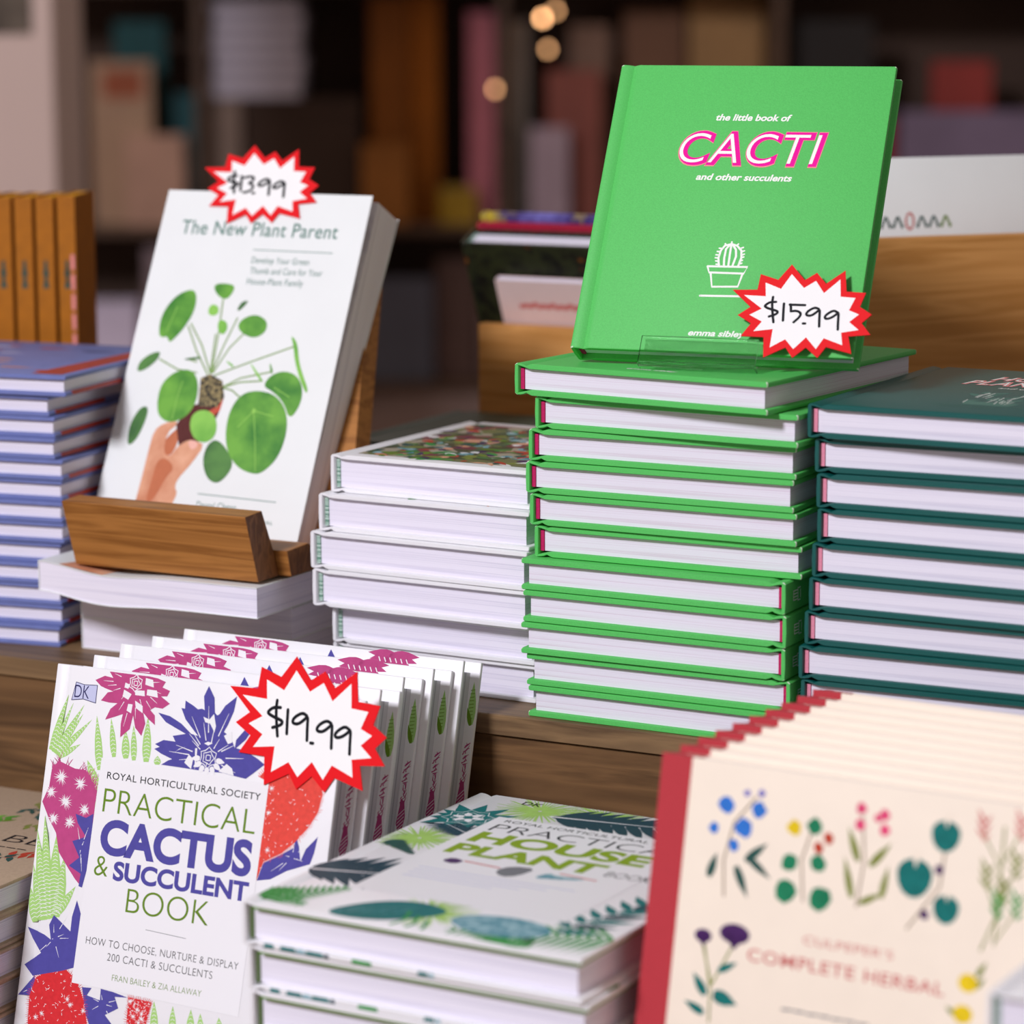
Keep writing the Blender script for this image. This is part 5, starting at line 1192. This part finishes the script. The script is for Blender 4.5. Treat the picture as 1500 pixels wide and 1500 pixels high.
# pale flat stack on its own box
r = thing('dark_storage_box', 'dark brown storage box under the pale flat stack on the blurred shelf', 'box')
mb = MB(); mb.box(-440, -250, 70, 270, S0, 180, mat('box_brown', (70, 50, 40), 0.7, 0.1, 10), 1); mb.build('box_body', r)
mb = MB(); mb.box(-443, -247, 67, 273, 180.2, 206, mat('box_brown', (70, 50, 40), 0.7, 0.1, 10), 1); mb.build('lid', r)
r.matrix_world = BK
r = thing('grey_beige_box_file', 'grey beige upright box file beside the dark storage box, blurred', 'box file')
mb = MB(); mb.box(-496, -446, 66, 266, S0, 204, mat('file_beige', (150, 128, 116), 0.7, 0.08, 10), 1); mb.build('file_body', r)
mb = MB(); mb.disc(-473, 60, 9, 9, -65.6, INK['black']); o = mb.build('finger_hole', r); o.matrix_world = Matrix.Rotation(rad(90), 4, 'X')
r.matrix_world = BK
pale = None
PS = ['lowest', 'second lowest', 'third from below', 'middle one', 'third from top', 'second from top', 'topmost']
for k in range(7):
    z0 = 206.6 + k * 23.4
    if pale is None:
        pale = thing('pale_shelf_book', 'far pale lilac book in the flat stack on the blurred shelf, lowest', 'book', 'pale flat stack in the far bookcase')
        hardback(pale, 150, 190, 23.2, mat('pale_lilac', (176, 168, 186), 0.6, 0.04), mat('far_paper', (214, 206, 220), .7, .03), M_WHITE)
        pale.matrix_world = BK @ flat_pose(-496, 60, z0, 0)
    else:
        dup(pale, 'far pale lilac book in the flat stack on the blurred shelf, ' + PS[k], matrix=BK @ flat_pose(-496 + 3 * (k % 3), 60, z0, 0))
# lower shelf
far_book('far pale lilac book standing low on the left, blurred lower shelf', -740, -620, S1, -128, (214, 200, 222), T=60, y=20)
far_book('far grey mauve book lying high on the blurred lower shelf', -610, -500, S1, -40, (140, 118, 122), y=60)
far_book('far slate blue book on the blurred lower shelf, right of the oak stand', -250, -130, S1, -90, (92, 92, 104), y=40)
far_book('far dark brown book on the blurred lower shelf', -125, -60, S1, -60, (92, 66, 58), y=60)

far_book('far mauve brown book on the blurred lower shelf, left of the oak crate', -311, -252, S1, -60, (138, 112, 104), y=80)
far_book('far dusty brown book on the blurred lower shelf beside the crate books', -58, 20, S1, -44, (128, 100, 92), y=90)
far_book('far plum grey book low on the blurred lower shelf beside the stand', -420, -340, S1, -50, (120, 98, 98), y=80)

# pale pillar with a small dark poster
M_PILLAR = mat('pillar_paint', (216, 190, 180), 0.7, 0.02, 6)
PK = Matrix.Translation(Vector((732.035 - math.sin(YAW) * 3500, -1415.613 + math.cos(YAW) * 3500, 0)) * MM) @ Matrix.Rotation(YAW, 4, 'Z')
mb = MB(); mb.box(-760, -520, 0, 240, -930, 1600, M_PILLAR, 6); o = mb.build('trim_1'); struct(o); o.matrix_world = PK
r = thing('small_poster', 'small dark poster on the pale pillar at the top left', 'poster')
mb = MB(); mb.box(-640, -544, -3, -0.3, 335, 470, ramp_mat('poster_print', [(0.4, (58, 46, 36)), (0.6, (110, 96, 82))], 12, rough=.6)); mb.build('print', r)
r.matrix_world = PK

# small glowing spheres stand in for blurred warm highlights, on an added cord
cordm = mat('cord_black', (20, 16, 14), 0.6)
lc = thing('glow_cord', 'small warm glowing spots on an added thin black cord along the blurred bookcase', 'string lights')
mb = MB(); mb.box(-60, 120, -3, -1.4, 345, 346.6, cordm); mb.build('cord', lc)
mb = MB(); mb.box(-25.8, -24.2, -3, -1.4, 226, 346, cordm); mb.build('cord', lc)
mb = MB(); mb.box(60.2, 61.8, -3, -1.4, 292, 346, cordm); mb.build('cord', lc)
m, nt, p = base_mat('warm_glow')
p.inputs['Base Color'].default_value = (1, .7, .4, 1)
p.inputs['Emission Color'].default_value = (1, .5, .22, 1)
p.inputs['Emission Strength'].default_value = 15
M_GLOW = m
m2 = m.copy(); m2.name = 'warm_glow_dim'; m2.node_tree.nodes['Principled BSDF'].inputs['Emission Strength'].default_value = 5
for x, z, m_ in ((52, 336, M_GLOW), (74, 348, m2), (61, 286, m2), (-25, 222, m2)):
    bm = bmesh.new(); bmesh.ops.create_uvsphere(bm, u_segments=16, v_segments=10, radius=0.0042)
    for v in bm.verts: v.co.z *= 1.3
    me = bpy.data.meshes.new('glow_spot'); bm.to_mesh(me); bm.free(); me.materials.append(m_)
    o = bpy.data.objects.new('glow_spot', me); link(o, lc); o.location = Vector((x, -2.2, z)) * MM
lc.matrix_world = BK
bpy.context.view_layer.update()
